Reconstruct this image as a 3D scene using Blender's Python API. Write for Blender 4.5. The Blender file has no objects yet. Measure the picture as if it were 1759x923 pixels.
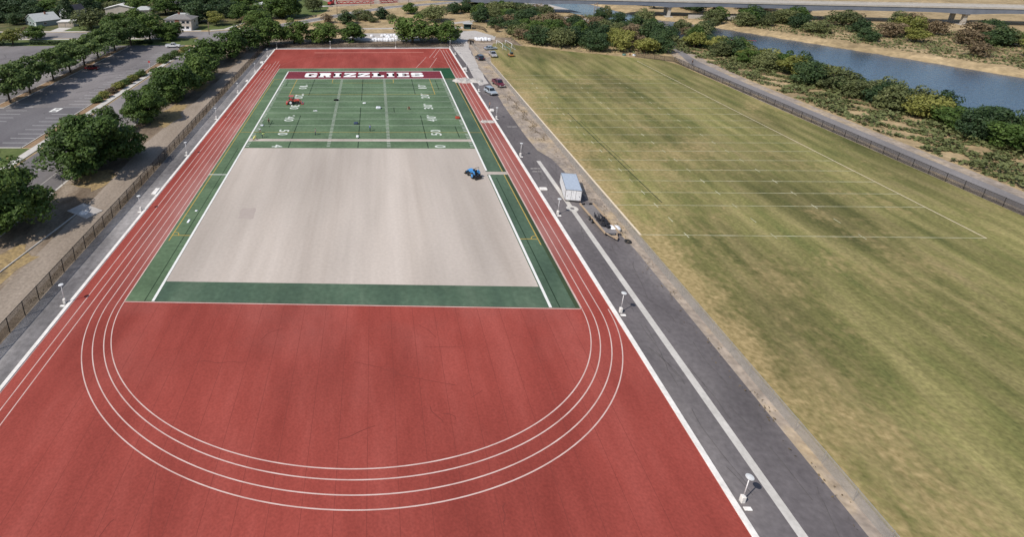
import bpy, bmesh, math, random
from mathutils import Vector, Matrix, Euler
S = bpy.context.scene
COL = S.collection
PI = math.pi
R = math.radians
ORD = ['first', 'second', 'third', 'fourth', 'fifth', 'sixth', 'seventh', 'eighth', 'ninth', 'tenth', 'eleventh', 'twelfth']

# ------------------------------------------------------------------ materials
def ramp_mat(name, cols, scale=1.0, stretch=(1, 1, 1), detail=6, rough=0.9, fine=None, fine_amt=0.25, spec=0.2, lo=0.32, hi=0.68, bump=0.0, objrand=0.0, big=None):
    """noise between the colours in cols, with an optional finer speckle and a broad blotch layer"""
    m = bpy.data.materials.new(name); m.use_nodes = True
    nt = m.node_tree; N = nt.nodes; L = nt.links
    b = N['Principled BSDF']; b.inputs['Roughness'].default_value = rough; b.inputs['Specular IOR Level'].default_value = spec
    tc = N.new('ShaderNodeTexCoord'); mp = N.new('ShaderNodeMapping'); mp.inputs['Scale'].default_value = stretch
    L.new(tc.outputs['Object'], mp.inputs['Vector'])
    nz = N.new('ShaderNodeTexNoise'); nz.inputs['Scale'].default_value = scale; nz.inputs['Detail'].default_value = detail; nz.inputs['Roughness'].default_value = 0.62
    L.new(mp.outputs['Vector'], nz.inputs['Vector'])
    fac = nz.outputs['Fac']
    if objrand:
        oi = N.new('ShaderNodeObjectInfo'); ma = N.new('ShaderNodeMath'); ma.operation = 'MULTIPLY_ADD'
        ma.inputs[1].default_value = objrand; L.new(oi.outputs['Random'], ma.inputs[0])
        ad = N.new('ShaderNodeMath'); ad.operation = 'SUBTRACT'; ad.inputs[1].default_value = objrand / 2
        L.new(fac, ma.inputs[2]); L.new(ma.outputs[0], ad.inputs[0]); fac = ad.outputs[0]
    rp = N.new('ShaderNodeValToRGB'); L.new(fac, rp.inputs['Fac'])
    el = rp.color_ramp.elements
    n = len(cols)
    for i, c in enumerate(cols):
        pos = lo + (hi - lo) * i / max(1, n - 1)
        e = el[i] if i < 2 else el.new(pos)
        e.position = pos; e.color = (*c, 1)
    out = rp.outputs['Color']
    def mul(out, src, a, lo_, hi_):
        mr = N.new('ShaderNodeMapRange'); mr.inputs['From Min'].default_value = lo_; mr.inputs['From Max'].default_value = hi_
        mr.inputs['To Min'].default_value = 1 - a; mr.inputs['To Max'].default_value = 1 + a
        L.new(src, mr.inputs['Value'])
        mx = N.new('ShaderNodeMixRGB'); mx.blend_type = 'MULTIPLY'; mx.inputs['Fac'].default_value = 1
        L.new(out, mx.inputs['Color1']); L.new(mr.outputs['Result'], mx.inputs['Color2'])
        return mx.outputs['Color']
    if fine:
        n2 = N.new('ShaderNodeTexNoise'); n2.inputs['Scale'].default_value = fine; n2.inputs['Detail'].default_value = 4
        L.new(tc.outputs['Object'], n2.inputs['Vector']); out = mul(out, n2.outputs['Fac'], fine_amt, 0.3, 0.7)
        if bump:
            bp = N.new('ShaderNodeBump'); bp.inputs['Strength'].default_value = bump; bp.inputs['Distance'].default_value = 0.05
            L.new(n2.outputs['Fac'], bp.inputs['Height']); L.new(bp.outputs['Normal'], b.inputs['Normal'])
    if big:
        n3 = N.new('ShaderNodeTexNoise'); n3.inputs['Scale'].default_value = big[0]; n3.inputs['Detail'].default_value = 3
        m3 = N.new('ShaderNodeMapping'); m3.inputs['Scale'].default_value = big[2] if len(big) > 2 else (1, 1, 1); m3.inputs['Location'].default_value = (13, 7, 0)
        L.new(tc.outputs['Object'], m3.inputs['Vector']); L.new(m3.outputs['Vector'], n3.inputs['Vector'])
        out = mul(out, n3.outputs['Fac'], big[1], 0.35, 0.65)
    L.new(out, b.inputs['Base Color'])
    return m

def plain(name, c, rough=0.5, metal=0.0, spec=0.5, var=0.12, coat=0.0):
    m = ramp_mat(name, [tuple(x * (1 - var) for x in c), tuple(min(1, x * (1 + var)) for x in c)], scale=3.0, rough=rough, spec=spec)
    b = m.node_tree.nodes['Principled BSDF']; b.inputs['Metallic'].default_value = metal; b.inputs['Coat Weight'].default_value = coat
    return m

def leaf_mat(name, dark, mid, light, scale=4.0):
    m = ramp_mat(name, [dark, mid, light], scale=scale, detail=3, rough=0.6, spec=0.25, lo=0.3, hi=0.72, objrand=0.22)
    nt = m.node_tree; b = nt.nodes['Principled BSDF']
    tr = nt.nodes.new('ShaderNodeBsdfTranslucent'); mx = nt.nodes.new('ShaderNodeMixShader'); mx.inputs['Fac'].default_value = 0.22
    src = b.inputs['Base Color'].links[0].from_socket
    nt.links.new(src, tr.inputs['Color']); nt.links.new(b.outputs[0], mx.inputs[1]); nt.links.new(tr.outputs[0], mx.inputs[2])
    nt.links.new(mx.outputs[0], nt.nodes['Material Output'].inputs['Surface'])
    return m

def mesh_fence_mat(name, c, cover, horiz='y'):
    m = plain(name, c, 0.6, 0.3)
    nt = m.node_tree; N = nt.nodes; L = nt.links; b = N['Principled BSDF']
    tc = N.new('ShaderNodeTexCoord'); sp = N.new('ShaderNodeSeparateXYZ'); L.new(tc.outputs['Object'], sp.inputs[0])
    def math_(op, a, bb=None, v=None):
        q = N.new('ShaderNodeMath'); q.operation = op
        L.new(a, q.inputs[0])
        if bb is not None: L.new(bb, q.inputs[1])
        if v is not None: q.inputs[1].default_value = v
        return q.outputs[0]
    h = math_('ADD', sp.outputs['X'], sp.outputs['Y'])
    w = []
    for op in ('ADD', 'SUBTRACT'):
        t = math_(op, h, sp.outputs['Z']); t = math_('MULTIPLY', t, v=9.0); t = math_('FRACT', t); w.append(math_('LESS_THAN', t, v=1 - math.sqrt(1 - cover)))
    al = math_('MAXIMUM', w[0], w[1])
    tr = N.new('ShaderNodeBsdfTransparent'); mx = N.new('ShaderNodeMixShader')
    L.new(al, mx.inputs['Fac']); L.new(tr.outputs[0], mx.inputs[1]); L.new(b.outputs[0], mx.inputs[2])
    L.new(mx.outputs[0], N['Material Output'].inputs['Surface'])
    return m

M = {}
M['ground'] = ramp_mat('dry_ground', [(.235, .175, .095), (.36, .265, .145), (.44, .33, .19)], 0.06, fine=0.9, fine_amt=.22, big=(.35, .16), bump=.3)
M['dirt'] = ramp_mat('packed_dirt', [(.105, .075, .05), (.195, .148, .105), (.305, .245, .185)], 0.22, stretch=(1, .45, 1), fine=2.6, fine_amt=.25, big=(.07, .18))
M['gravel_path'] = ramp_mat('gravel_path', [(.235, .188, .145), (.33, .27, .215)], 0.25, stretch=(1, .3, 1), fine=2.5, fine_amt=.2)
M['gold_grass'] = ramp_mat('parched_grass', [(.15, .11, .068), (.33, .235, .11), (.20, .15, .095)], 0.5, fine=2.2, fine_amt=.3)
M['right_dirt'] = ramp_mat('dusty_verge', [(.25, .21, .18), (.335, .275, .22), (.43, .325, .20)], 0.16, fine=1.6, fine_amt=.22, big=(.45, .15))
M['asphalt_old'] = ramp_mat('weathered_asphalt', [(.185, .17, .165), (.25, .23, .225)], 0.16, stretch=(1, .35, 1), fine=2.5, fine_amt=.12, big=(.05, .14))
M['asphalt_lot'] = ramp_mat('lot_asphalt', [(.165, .15, .15), (.235, .215, .21)], 0.07, stretch=(1, .3, 1), fine=2.0, fine_amt=.1, big=(.03, .22))
M['asphalt_apron'] = ramp_mat('patched_asphalt', [(.13, .12, .12), (.215, .20, .195), (.33, .305, .29)], 0.16, stretch=(1, .2, 1), fine=1.4, fine_amt=.2, big=(.06, .25), lo=.36, hi=.64)
M['asphalt_new'] = ramp_mat('dark_asphalt', [(.10, .088, .09), (.135, .12, .12), (.19, .17, .165)], 0.12, stretch=(1, .4, 1), fine=2.0, fine_amt=.14, big=(.05, .16))
M['asphalt_fresh'] = ramp_mat('fresh_lot_asphalt', [(.125, .115, .12), (.165, .155, .158)], 0.1, stretch=(1, .4, 1), fine=2, fine_amt=.1)
M['concrete'] = ramp_mat('pale_concrete', [(.46, .43, .39), (.58, .545, .50)], 0.5, fine=3.0, fine_amt=.08)
M['kerb'] = ramp_mat('white_kerb_concrete', [(.66, .62, .57), (.82, .78, .73)], 0.5, fine=3.0, fine_amt=.1)
M['base'] = ramp_mat('compacted_base', [(.405, .345, .295), (.45, .388, .335), (.49, .425, .37)], 0.22, stretch=(1, .04, 1), detail=4, fine=2.2, fine_amt=.05, big=(.075, .13, (1, .22, 1)), lo=.32, hi=.68, rough=.95)
M['base_stain'] = ramp_mat('damp_base', [(.385, .322, .285), (.415, .352, .31)], 1.2)
M['turf'] = ramp_mat('synthetic_turf', [(.082, .130, .070), (.105, .160, .088), (.130, .186, .106)], 0.28, stretch=(.25, 1, 1), fine=1.6, fine_amt=.15, big=(.12, .13), rough=.8)
M['turf_dark'] = ramp_mat('side_turf', [(.060, .098, .066), (.074, .118, .076), (.098, .142, .094)], 0.25, stretch=(1, .25, 1), fine=1.6, fine_amt=.14, big=(.1, .12), rough=.8)
M['turf_new'] = ramp_mat('deep_green_turf', [(.014, .062, .026), (.020, .08, .034)], 0.5, rough=.8)
M['turf_shadow'] = ramp_mat('painted_turf_shade', [(.03, .052, .028), (.055, .075, .035)], 0.5, stretch=(1, .3, 1))  # turf green darkened to carry the edge shade in its colour
M['maroon'] = ramp_mat('maroon_turf', [(.15, .026, .036), (.20, .034, .046)], 0.3, fine=1.4, fine_amt=.15, rough=.8)
M['paint_white'] = ramp_mat('white_turf_paint', [(.68, .67, .63), (.78, .77, .73)], 0.7, fine=2.5, fine_amt=.06)
M['paint_thin'] = ramp_mat('worn_white_paint', [(.36, .43, .34), (.55, .59, .51)], 0.5)
M['paint_field'] = ramp_mat('chalk_line', [(.30, .28, .15), (.44, .42, .28), (.60, .57, .42)], 0.35)
M['paint_tan'] = ramp_mat('tan_line', [(.66, .53, .38), (.76, .64, .48)], 0.4)
M['paint_yellow'] = ramp_mat('yellow_line', [(.40, .27, .06), (.52, .36, .09)], 0.4)
M['paint_lane'] = ramp_mat('lane_line', [(.52, .34, .30), (.66, .50, .45)], 0.5)
M['paint_faint'] = ramp_mat('faint_line', [(.42, .13, .10), (.48, .19, .15)], 0.5)
M['lot_line'] = ramp_mat('lot_line', [(.54, .53, .51), (.70, .69, .67)], 0.6)
M['seam'] = ramp_mat('turf_seam', [(.012, .026, .014), (.02, .04, .022)], 0.6)
M['letter'] = ramp_mat('white_letter_turf', [(.80, .78, .75), (.88, .86, .83)], 0.5)
M['number'] = ramp_mat('white_number_turf', [(.50, .54, .48), (.70, .71, .66)], 0.6)
def grass_mat():
    m = ramp_mat('mown_grass', [(.105, .112, .035), (.168, .157, .054), (.225, .196, .078), (.285, .23, .105)], 0.16, stretch=(1.8, .34, 1), detail=11, fine=2.4, fine_amt=.24, big=(.055, .30, (1, .45, 1)), lo=.33, hi=.71)
    nt = m.node_tree; N = nt.nodes; L = nt.links; b = N['Principled BSDF']; src = b.inputs['Base Color'].links[0].from_socket
    tc = N.new('ShaderNodeTexCoord'); sp = N.new('ShaderNodeSeparateXYZ'); L.new(tc.outputs['Object'], sp.inputs[0])
    def noise(sc, st, det=6):
        mp = N.new('ShaderNodeMapping'); mp.inputs['Scale'].default_value = st; L.new(tc.outputs['Object'], mp.inputs['Vector']); nz = N.new('ShaderNodeTexNoise'); nz.inputs['Scale'].default_value = sc; nz.inputs['Detail'].default_value = det; L.new(mp.outputs[0], nz.inputs['Vector']); return nz.outputs['Fac']
    def mrange(v, a, c, lo=0., hi=1.):
        q = N.new('ShaderNodeMapRange'); q.inputs['From Min'].default_value = a; q.inputs['From Max'].default_value = c; q.inputs['To Min'].default_value = lo; q.inputs['To Max'].default_value = hi; L.new(v, q.inputs['Value']); return q.outputs[0]
    def op(o, a, c):
        q = N.new('ShaderNodeMath'); q.operation = o; L.new(a, q.inputs[0])
        if isinstance(c, float): q.inputs[1].default_value = c
        else: L.new(c, q.inputs[1])
        return q.outputs[0]
    edge = mrange(sp.outputs['X'], 53., 42.6, 0., .30); n1 = op('ADD', noise(.13, (1, .6, 1), 12), op('MULTIPLY', op('SUBTRACT', noise(1.3, (1, .7, 1), 10), .5), .55)); n2 = op('ADD', noise(.05, (1, .7, 1), 12), op('MULTIPLY', op('SUBTRACT', noise(1.1, (1, .7, 1), 10), .5), .35))
    worn = op('MULTIPLY', mrange(op('ADD', edge, n1), .60, .84), .75); worn2 = mrange(n2, .56, .68, 0., .5)
    fac = op('MAXIMUM', worn, worn2)
    mow = N.new('ShaderNodeTexWave'); mow.inputs['Scale'].default_value = .10; mow.inputs['Distortion'].default_value = .6; mow.inputs['Detail'].default_value = 2; L.new(tc.outputs['Object'], mow.inputs['Vector'])
    mm = N.new('ShaderNodeMixRGB'); mm.blend_type = 'MULTIPLY'; mm.inputs['Fac'].default_value = 1; L.new(src, mm.inputs['Color1']); L.new(mrange(mow.outputs['Fac'], 0., 1., .91, 1.05), mm.inputs['Color2'])
    gold = N.new('ShaderNodeValToRGB'); gold.color_ramp.elements[0].color = (.24, .18, .075, 1); gold.color_ramp.elements[1].color = (.52, .38, .19, 1); gold.color_ramp.elements[0].position = .3; gold.color_ramp.elements[1].position = .7; L.new(noise(1.8, (1, 1, 1), 10), gold.inputs['Fac'])
    mx = N.new('ShaderNodeMixRGB'); L.new(fac, mx.inputs['Fac']); L.new(mm.outputs[0], mx.inputs['Color1']); L.new(gold.outputs[0], mx.inputs['Color2']); L.new(mx.outputs[0], b.inputs['Base Color'])
    return m
M['grass'] = grass_mat()
M['lawn'] = ramp_mat('green_lawn', [(.075, .105, .028), (.125, .15, .05)], 0.2, fine=1.5, fine_amt=.2)
M['yard'] = ramp_mat('yard_grass', [(.05, .06, .022), (.09, .095, .035), (.20, .155, .08)], 0.09, fine=1.2, fine_amt=.25)
M['crack'] = ramp_mat('crack_filler', [(.075, .07, .07), (.12, .11, .11)], 1)
M['base_mark'] = ramp_mat('rolled_base', [(.425, .363, .31), (.465, .40, .345)], .5)
M['scuff'] = ramp_mat('rubber_scuff', [(.17, .036, .028), (.22, .045, .035)], .5)
M['tan_strip'] = ramp_mat('bark_strip', [(.23, .15, .085), (.30, .20, .12)], 0.4, fine=2)
M['rubble'] = ramp_mat('grey_gravel', [(.36, .33, .30), (.52, .49, .45)], 1.5, fine=5, fine_amt=.25)
M['dust'] = ramp_mat('pale_dust', [(.38, .35, .325), (.50, .46, .42)], 0.4, fine=2, fine_amt=.12)
M['water'] = plain('river_water', (.035, .06, .095), 0.12, 0, .5)
_w = M['water'].node_tree; _n = _w.nodes.new('ShaderNodeTexNoise'); _n.inputs['Scale'].default_value = .9; _n.inputs['Detail'].default_value = 5; _c = _w.nodes.new('ShaderNodeTexCoord'); _w.links.new(_c.outputs['Object'], _n.inputs['Vector']); _b = _w.nodes.new('ShaderNodeBump'); _b.inputs['Strength'].default_value = .5; _b.inputs['Distance'].default_value = .25; _w.links.new(_n.outputs['Fac'], _b.inputs['Height']); _w.links.new(_b.outputs['Normal'], _w.nodes['Principled BSDF'].inputs['Normal'])
M['leaf'] = leaf_mat('maple_leaf', (0.040, 0.074, 0.017), (0.078, 0.127, 0.026), (0.131, 0.186, 0.043))
M['leaf_lot'] = leaf_mat('lot_leaf', (0.052, 0.085, 0.022), (0.100, 0.148, 0.039), (0.162, 0.215, 0.065))
M['leaf_dark'] = leaf_mat('deep_leaf', (0.026, 0.050, 0.021), (0.048, 0.082, 0.031), (0.080, 0.119, 0.040))
M['leaf_olive'] = leaf_mat('olive_leaf', (0.070, 0.085, 0.034), (0.131, 0.148, 0.056), (0.201, 0.215, 0.084))
M['leaf_yellow'] = leaf_mat('yellowing_leaf', (0.108, 0.119, 0.025), (0.201, 0.207, 0.047), (0.293, 0.282, 0.078))
M['leaf_brown'] = leaf_mat('dry_leaf', (0.123, 0.089, 0.049), (0.201, 0.148, 0.084), (0.277, 0.207, 0.123))
M['leaf_conifer'] = leaf_mat('conifer_leaf', (0.031, 0.054, 0.023), (0.052, 0.083, 0.034), (0.084, 0.119, 0.047))
M['bark'] = ramp_mat('bark', [(.06, .045, .033), (.11, .085, .065)], 2, stretch=(1, 1, .3), fine=8)
M['black'] = plain('black_paint', (.012, .012, .013), .45)
M['rubber'] = plain('rubber', (.018, .018, .019), .85)
M['fence_black'] = mesh_fence_mat('black_chain_link', (.045, .033, .025), .56)
M['fence_grey'] = mesh_fence_mat('galvanised_chain_link', (.50, .46, .41), .46)
M['galv'] = plain('galvanised_tube', (.45, .43, .40), .4, .6)
M['white_metal'] = plain('white_metal', (.78, .77, .75), .45, 0, .5)
M['white_plastic'] = plain('white_woven_bag', (.80, .80, .82), .8)
M['lamp_grey'] = plain('lamp_cover', (.60, .60, .59), .5)
M['glass'] = plain('dark_glass', (.02, .026, .032), .08, 0, .6)
M['chrome'] = plain('bright_metal', (.6, .6, .6), .25, .9)
M['lamp_glass'] = plain('headlight_lens', (.75, .75, .72), .15)
M['tail'] = plain('tail_lens', (.35, .02, .015), .2)
def paint(n, c): M[n] = plain(n, c, .28, 0, .5, .04, .6)
paint('red_paint', (.28, .018, .02)); paint('maroon_paint', (.12, .012, .022)); paint('navy_paint', (.014, .022, .04)); paint('white_paint', (.75, .75, .74)); paint('silver_paint', (.34, .38, .42)); paint('grey_paint', (.36, .35, .36))
paint('tractor_blue', (.06, .27, .60)); paint('tractor_red', (.55, .075, .045)); paint('teal_paint', (.10, .20, .17)); paint('orange_paint', (.45, .20, .06)); paint('yellow_paint', (.55, .38, .04))
M['trailer_white'] = plain('trailer_white', (.74, .73, .73), .4)
M['trailer_roof'] = plain('trailer_roof', (.40, .45, .52), .4)
M['wood'] = ramp_mat('raw_lumber', [(.34, .25, .165), (.46, .345, .235)], 2, stretch=(1, .2, 1))
M['skin'] = plain('skin', (.42, .24, .17), .6)
M['hair'] = plain('dark_hair', (.03, .02, .015), .7)
for n, c in dict(cloth_black=(.012, .012, .014), cloth_white=(.62, .64, .68), cloth_lime=(.48, .62, .20), cloth_yellow=(.75, .68, .22), cloth_grey=(.22, .23, .25), cloth_blue=(.10, .16, .36), cloth_red=(.36, .06, .04), cloth_orange=(.45, .16, .06), cloth_jean=(.05, .07, .12), cloth_khaki=(.25, .20, .14), cloth_dark=(.03, .03, .035)).items(): M[n] = plain(n, c, .9, 0, .1)
M['siding_green'] = ramp_mat('grey_green_siding', [(.20, .24, .23), (.25, .29, .28)], .6)
M['siding_dark'] = ramp_mat('dark_green_siding', [(.03, .06, .055), (.045, .08, .07)], .6)
M['siding_tan'] = ramp_mat('cream_siding', [(.46, .40, .34), (.54, .48, .41)], .6)
M['siding_white'] = ramp_mat('white_siding', [(.62, .62, .64), (.72, .72, .74)], .6)
M['brick'] = ramp_mat('red_brick', [(.22, .10, .07), (.32, .16, .11)], 3)
M['roof_light'] = ramp_mat('light_grey_shingle', [(.36, .37, .36), (.44, .45, .44)], 1.2)
M['roof_grey'] = ramp_mat('grey_shingle', [(.17, .16, .155), (.24, .225, .215)], 1.2)
M['roof_white'] = ramp_mat('white_membrane_roof', [(.62, .60, .56), (.74, .72, .68)], .5)
M['roof_dark'] = ramp_mat('dark_shingle', [(.035, .035, .045), (.06, .06, .07)], 1.2)
M['beige_door'] = plain('beige_door', (.52, .44, .35), .6)
M['bridge'] = ramp_mat('bridge_steel', [(.13, .145, .175), (.17, .185, .22)], .3)
M['bridge_conc'] = ramp_mat('bridge_concrete', [(.36, .33, .29), (.46, .42, .37)], .6)
M['red_steel'] = plain('red_primed_steel', (.38, .03, .028), .5)
M['pole_wood'] = ramp_mat('weathered_pole', [(.16, .11, .08), (.24, .18, .13)], 3)

# ------------------------------------------------------------------ helpers
def link(o, parent=None):
    COL.objects.link(o)
    if parent: o.parent = parent
    return o
def tag(o, label, cat, group=None):
    o['label'] = label; o['category'] = cat
    if group: o['group'] = group
    return o
def thing(name, label, cat, loc=(0, 0, 0), rz=0, group=None):
    o = bpy.data.objects.new(name, None); o.location = loc; o.rotation_euler = (0, 0, rz); o.empty_display_size = .3
    link(o); return tag(o, label, cat, group)
def obj(name, bm, mat, parent=None, smooth=False, bevel=0, loc=(0, 0, 0)):
    me = bpy.data.meshes.new(name); bmesh.ops.recalc_face_normals(bm, faces=bm.faces); bm.to_mesh(me); bm.free()
    for m in (mat if isinstance(mat, list) else [mat]): me.materials.append(M[m])
    if smooth:
        for p in me.polygons: p.use_smooth = True
    o = bpy.data.objects.new(name, me); o.location = loc; link(o, parent)
    if bevel:
        b = o.modifiers.new('bevel', 'BEVEL'); b.width = bevel; b.segments = 2; b.limit_method = 'ANGLE'; b.angle_limit = R(40)
    return o
def struct(o): o['kind'] = 'structure'; return o
def copy_tree(o, parent=None):
    c = o.copy(); COL.objects.link(c)
    if parent: c.parent = parent
    for ch in list(o.children): copy_tree(ch, c)
    return c
def box(bm, c, s, rz=0, rx=0, ry=0, mi=0):
    mt = Matrix.Translation(c) @ Euler((rx, ry, rz)).to_matrix().to_4x4() @ Matrix.Diagonal((s[0], s[1], s[2], 1))
    r = bmesh.ops.create_cube(bm, size=1, matrix=mt)
    if mi:
        for f in {f for v in r['verts'] for f in v.link_faces}: f.material_index = mi
def cyl(bm, a, b, r1, r2=None, n=10, caps=True):
    a = Vector(a); b = Vector(b); d = b - a
    q = d.to_track_quat('Z', 'Y').to_matrix().to_4x4()
    bmesh.ops.create_cone(bm, cap_ends=caps, segments=n, radius1=r1, radius2=r1 if r2 is None else r2, depth=d.length, matrix=Matrix.Translation((a + b) / 2) @ q)
def ball(bm, c, s, sub=2):
    bmesh.ops.create_icosphere(bm, subdivisions=sub, radius=1, matrix=Matrix.Translation(c) @ Matrix.Diagonal((s[0], s[1], s[2], 1)))
def poly(bm, pts, z):
    vs = [bm.verts.new((p[0], p[1], z)) for p in pts]
    return bm.faces.new(vs)
def prism(bm, prof, w, axis='x', taper=None):
    """closed profile of (y,z) points extruded along x from -w/2 to w/2; taper(z) scales the half width"""
    A = [bm.verts.new((-w / 2 * (taper(z) if taper else 1), y, z)) for y, z in prof]
    B = [bm.verts.new((w / 2 * (taper(z) if taper else 1), y, z)) for y, z in prof]
    bm.faces.new(A); bm.faces.new(B[::-1]); n = len(prof)
    for i in range(n): bm.faces.new((A[i], B[i], B[(i + 1) % n], A[(i + 1) % n]))
def sheet(name, polys, z, mat, kind='structure'):
    bm = bmesh.new()
    for p in polys: poly(bm, p, z)
    for f in bm.faces: f.normal_update()
    me = bpy.data.meshes.new(name)
    for f in bm.faces:
        if f.normal.z < 0: f.normal_flip()
    bm.to_mesh(me); bm.free(); me.materials.append(M[mat])
    o = bpy.data.objects.new(name, me); link(o); o['kind'] = kind; return o
def rect(x0, y0, x1, y1): return [(x0, y0), (x1, y0), (x1, y1), (x0, y1)]
def stroke(pts, w, closed=False):
    """quads along a polyline"""
    out = []; n = len(pts); P = [Vector(p) for p in pts]; L_, R_ = [], []
    for i in range(n):
        if closed: d = P[(i + 1) % n] - P[i - 1]
        else: d = P[min(n - 1, i + 1)] - P[max(0, i - 1)]
        d.normalize(); q = Vector((-d.y, d.x)) * w / 2
        L_.append(P[i] + q); R_.append(P[i] - q)
    for i in range(n if closed else n - 1):
        j = (i + 1) % n; out.append([tuple(L_[i]), tuple(R_[i]), tuple(R_[j]), tuple(L_[j])])
    return out
def ell(cx, cy, rx, ry, a0, a1, n=40): return [(cx + rx * math.cos(R(a0 + (a1 - a0) * i / n)), cy + ry * math.sin(R(a0 + (a1 - a0) * i / n))) for i in range(n + 1)]
def ragged(pts, seed, amp, sub=4):
    rnd = random.Random(seed); out = []
    n = len(pts)
    for i in range(n):
        a = Vector(pts[i]); b = Vector(pts[(i + 1) % n])
        for k in range(sub):
            q = a.lerp(b, k / sub); out.append((q.x + rnd.uniform(-amp, amp), q.y + rnd.uniform(-amp, amp)))
    return out

# ------------------------------------------------------------------ camera, sun, sky
cd = bpy.data.cameras.new('camera'); cam = bpy.data.objects.new('camera', cd); link(cam)
cam.location = (3.1147, -113.578, 43.688); cam.rotation_euler = (1.22864422, 0.0144271687, 0.0424716851)
cd.sensor_width = 36; cd.lens = 36 * 926.606 / 1759; cd.shift_x = (879.5 - 600) / 1759; cd.shift_y = -(461.5 - 205) / 1759
cd.clip_end = 9000; S.camera = cam
EL, AZ = 47.5, 33.5                       # elevation, direction the shadows fall (from +x towards +y)
ld = bpy.data.lights.new('sun', 'SUN'); ld.energy = 4.2; ld.angle = R(.55); ld.color = (1, .955, .89)
sun = bpy.data.objects.new('sun', ld); link(sun)
dirv = Vector((math.cos(R(AZ)) * math.cos(R(EL)), math.sin(R(AZ)) * math.cos(R(EL)), -math.sin(R(EL))))
sun.rotation_euler = dirv.to_track_quat('-Z', 'Y').to_euler(); sun.location = (-60, -60, 120)
w = bpy.data.worlds.new('World'); S.world = w; w.use_nodes = True
sky = w.node_tree.nodes.new('ShaderNodeTexSky'); sky.sky_type = 'NISHITA'; sky.sun_disc = False
sky.sun_elevation = R(EL); sky.sun_rotation = math.atan2(-dirv.x, -dirv.y)
bg = w.node_tree.nodes['Background']; bg.inputs['Strength'].default_value = .115
w.node_tree.links.new(sky.outputs[0], bg.inputs['Color'])
S.view_settings.view_transform = 'Standard'; S.view_settings.look = 'None'; S.view_settings.gamma = 1; S.view_settings.exposure = 0.0

# ------------------------------------------------------------------ ground with the river channel
RIV = [(95, 420), (112, 260), (124, 175), (136, 140), (140, 110), (146, 70), (152, 20), (156, -40), (160, -120), (165, -400)]
def riv_x(y):
    for (x0, y0), (x1, y1) in zip(RIV, RIV[1:]):
        if y1 <= y <= y0: return x0 + (x1 - x0) * (y0 - y) / (y0 - y1)
    return RIV[0][0] if y > RIV[0][1] else RIV[-1][0]
def riv_w(y): return 12 + max(0, min(22, (160 - y) * .16))
def gz(x, y):
    d = abs(x - riv_x(y) - (riv_w(y) - 12) * .9) - riv_w(y)
    if d > 6: return 0.0
    t = max(0, min(1, (6 - d) / 9)); return -2.6 * t * t * (3 - 2 * t)
bm = bmesh.new()
xs = [-3000, -900, -320] + list(range(-300, 100, 20)) + [100 + 3 * i for i in range(51)] + [260, 290, 330, 400, 520, 800, 1600, 3200]
ys = [-3000, -700] + list(range(-400, -120, 40)) + [-120 + 8 * i for i in range(50)] + [290, 330, 380, 420, 600, 1000, 2000, 4000]
gv = [[bm.verts.new((x, y, gz(x, y))) for x in xs] for y in ys]
for j in range(len(ys) - 1):
    for i in range(len(xs) - 1): bm.faces.new((gv[j][i], gv[j][i + 1], gv[j + 1][i + 1], gv[j + 1][i]))
struct(obj('ground', bm, 'ground', smooth=True))
wl = [(riv_x(y) - riv_w(y) * .1 - 16, y) for y in range(420, -401, -20)]; wr = [(riv_x(y) + riv_w(y) * 1.9 + 6, y) for y in range(420, -401, -20)]
sheet('river_water', [[wl[i], wl[i + 1], wr[i + 1], wr[i]] for i in range(len(wl) - 1)], -1.3, 'water')

# ------------------------------------------------------------------ athletics field surfaces
YD = .9144; SX = 24.384; NE, FE = -86, 86
sheet('dirt_yard', [rect(-53.6, -140, -38.8, 88.5), rect(-60, 88.5, -38.8, 112), rect(-38.8, 92.0, 60, 110)], .010, 'dirt')
sheet('gravel_footpath', [[(-44.5, -140), (-40.2, -140), (-40.2, -20), (-40.4, 20), (-40.6, 90), (-44.2, 90), (-44.6, 30), (-46.5, -6), (-45.4, -30)]], .016, 'gravel_path')
sheet('parched_grass', [ragged([(-52, -27), (-46.6, -29), (-45.2, -23), (-48, -20), (-52.5, -22)], 1, .6), ragged([(-50.5, 4), (-46, 3), (-44.6, 10), (-46, 20), (-49.5, 22), (-51.5, 12)], 2, .8), ragged([(-52, 34), (-47, 33), (-46, 40), (-50, 44)], 3, .8),
       ragged([(-53, -60), (-46, -62), (-45, -50), (-50, -46)], 4, .8)], .022, 'gold_grass')
sheet('apron_asphalt', [rect(-38.8, -140, -34.9, 92), rect(-34.9, 89.3, 38, 92), rect(-34.9, -140, 32, -89.3)], .024, 'asphalt_apron')
sheet('dusty_verge', [[(31.8, -140), (42.6, -140), (42.6, 60), (43.4, 68), (45, 80), (53, 100), (40.5, 100), (38, 92), (31.8, 89)]], .012, 'right_dirt')
sheet('service_road', [[(32, -140), (40.3, -140), (40.2, -46), (39.0, -33), (38.8, -20), (38.2, -14), (36.7, -10), (36.4, -2), (36.5, 20), (37.4, 40), (37.4, 62), (38.9, 80), (39.6, 92), (41, 105), (46, 118), (44, 126), (36, 126), (33, 110), (32, 92)]], .020, 'asphalt_new')
sheet('dusty_road_surface', [ragged([(33.6, 38), (36.8, 40), (37.2, 52), (37.4, 62), (38.7, 80), (39.4, 92), (41, 104), (45, 116), (44, 124), (37, 124), (34, 108), (33.4, 88), (34.2, 70), (33.4, 52)], 6, .35, 3)], .026, 'dust')
sheet('concrete_strip', [rect(35.0, -88, 35.75, -15.3), rect(34.1, 68, 34.5, 86)], .030, 'concrete')
sheet('drain_collar', [ell(35.45, -34.3, .95, 1.0, 0, 340, 16)], .034, 'concrete')
sheet('drain_cover', [ell(35.45, -34.3, .33, .33, 0, 340, 12)], .038, 'asphalt_new')
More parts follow.
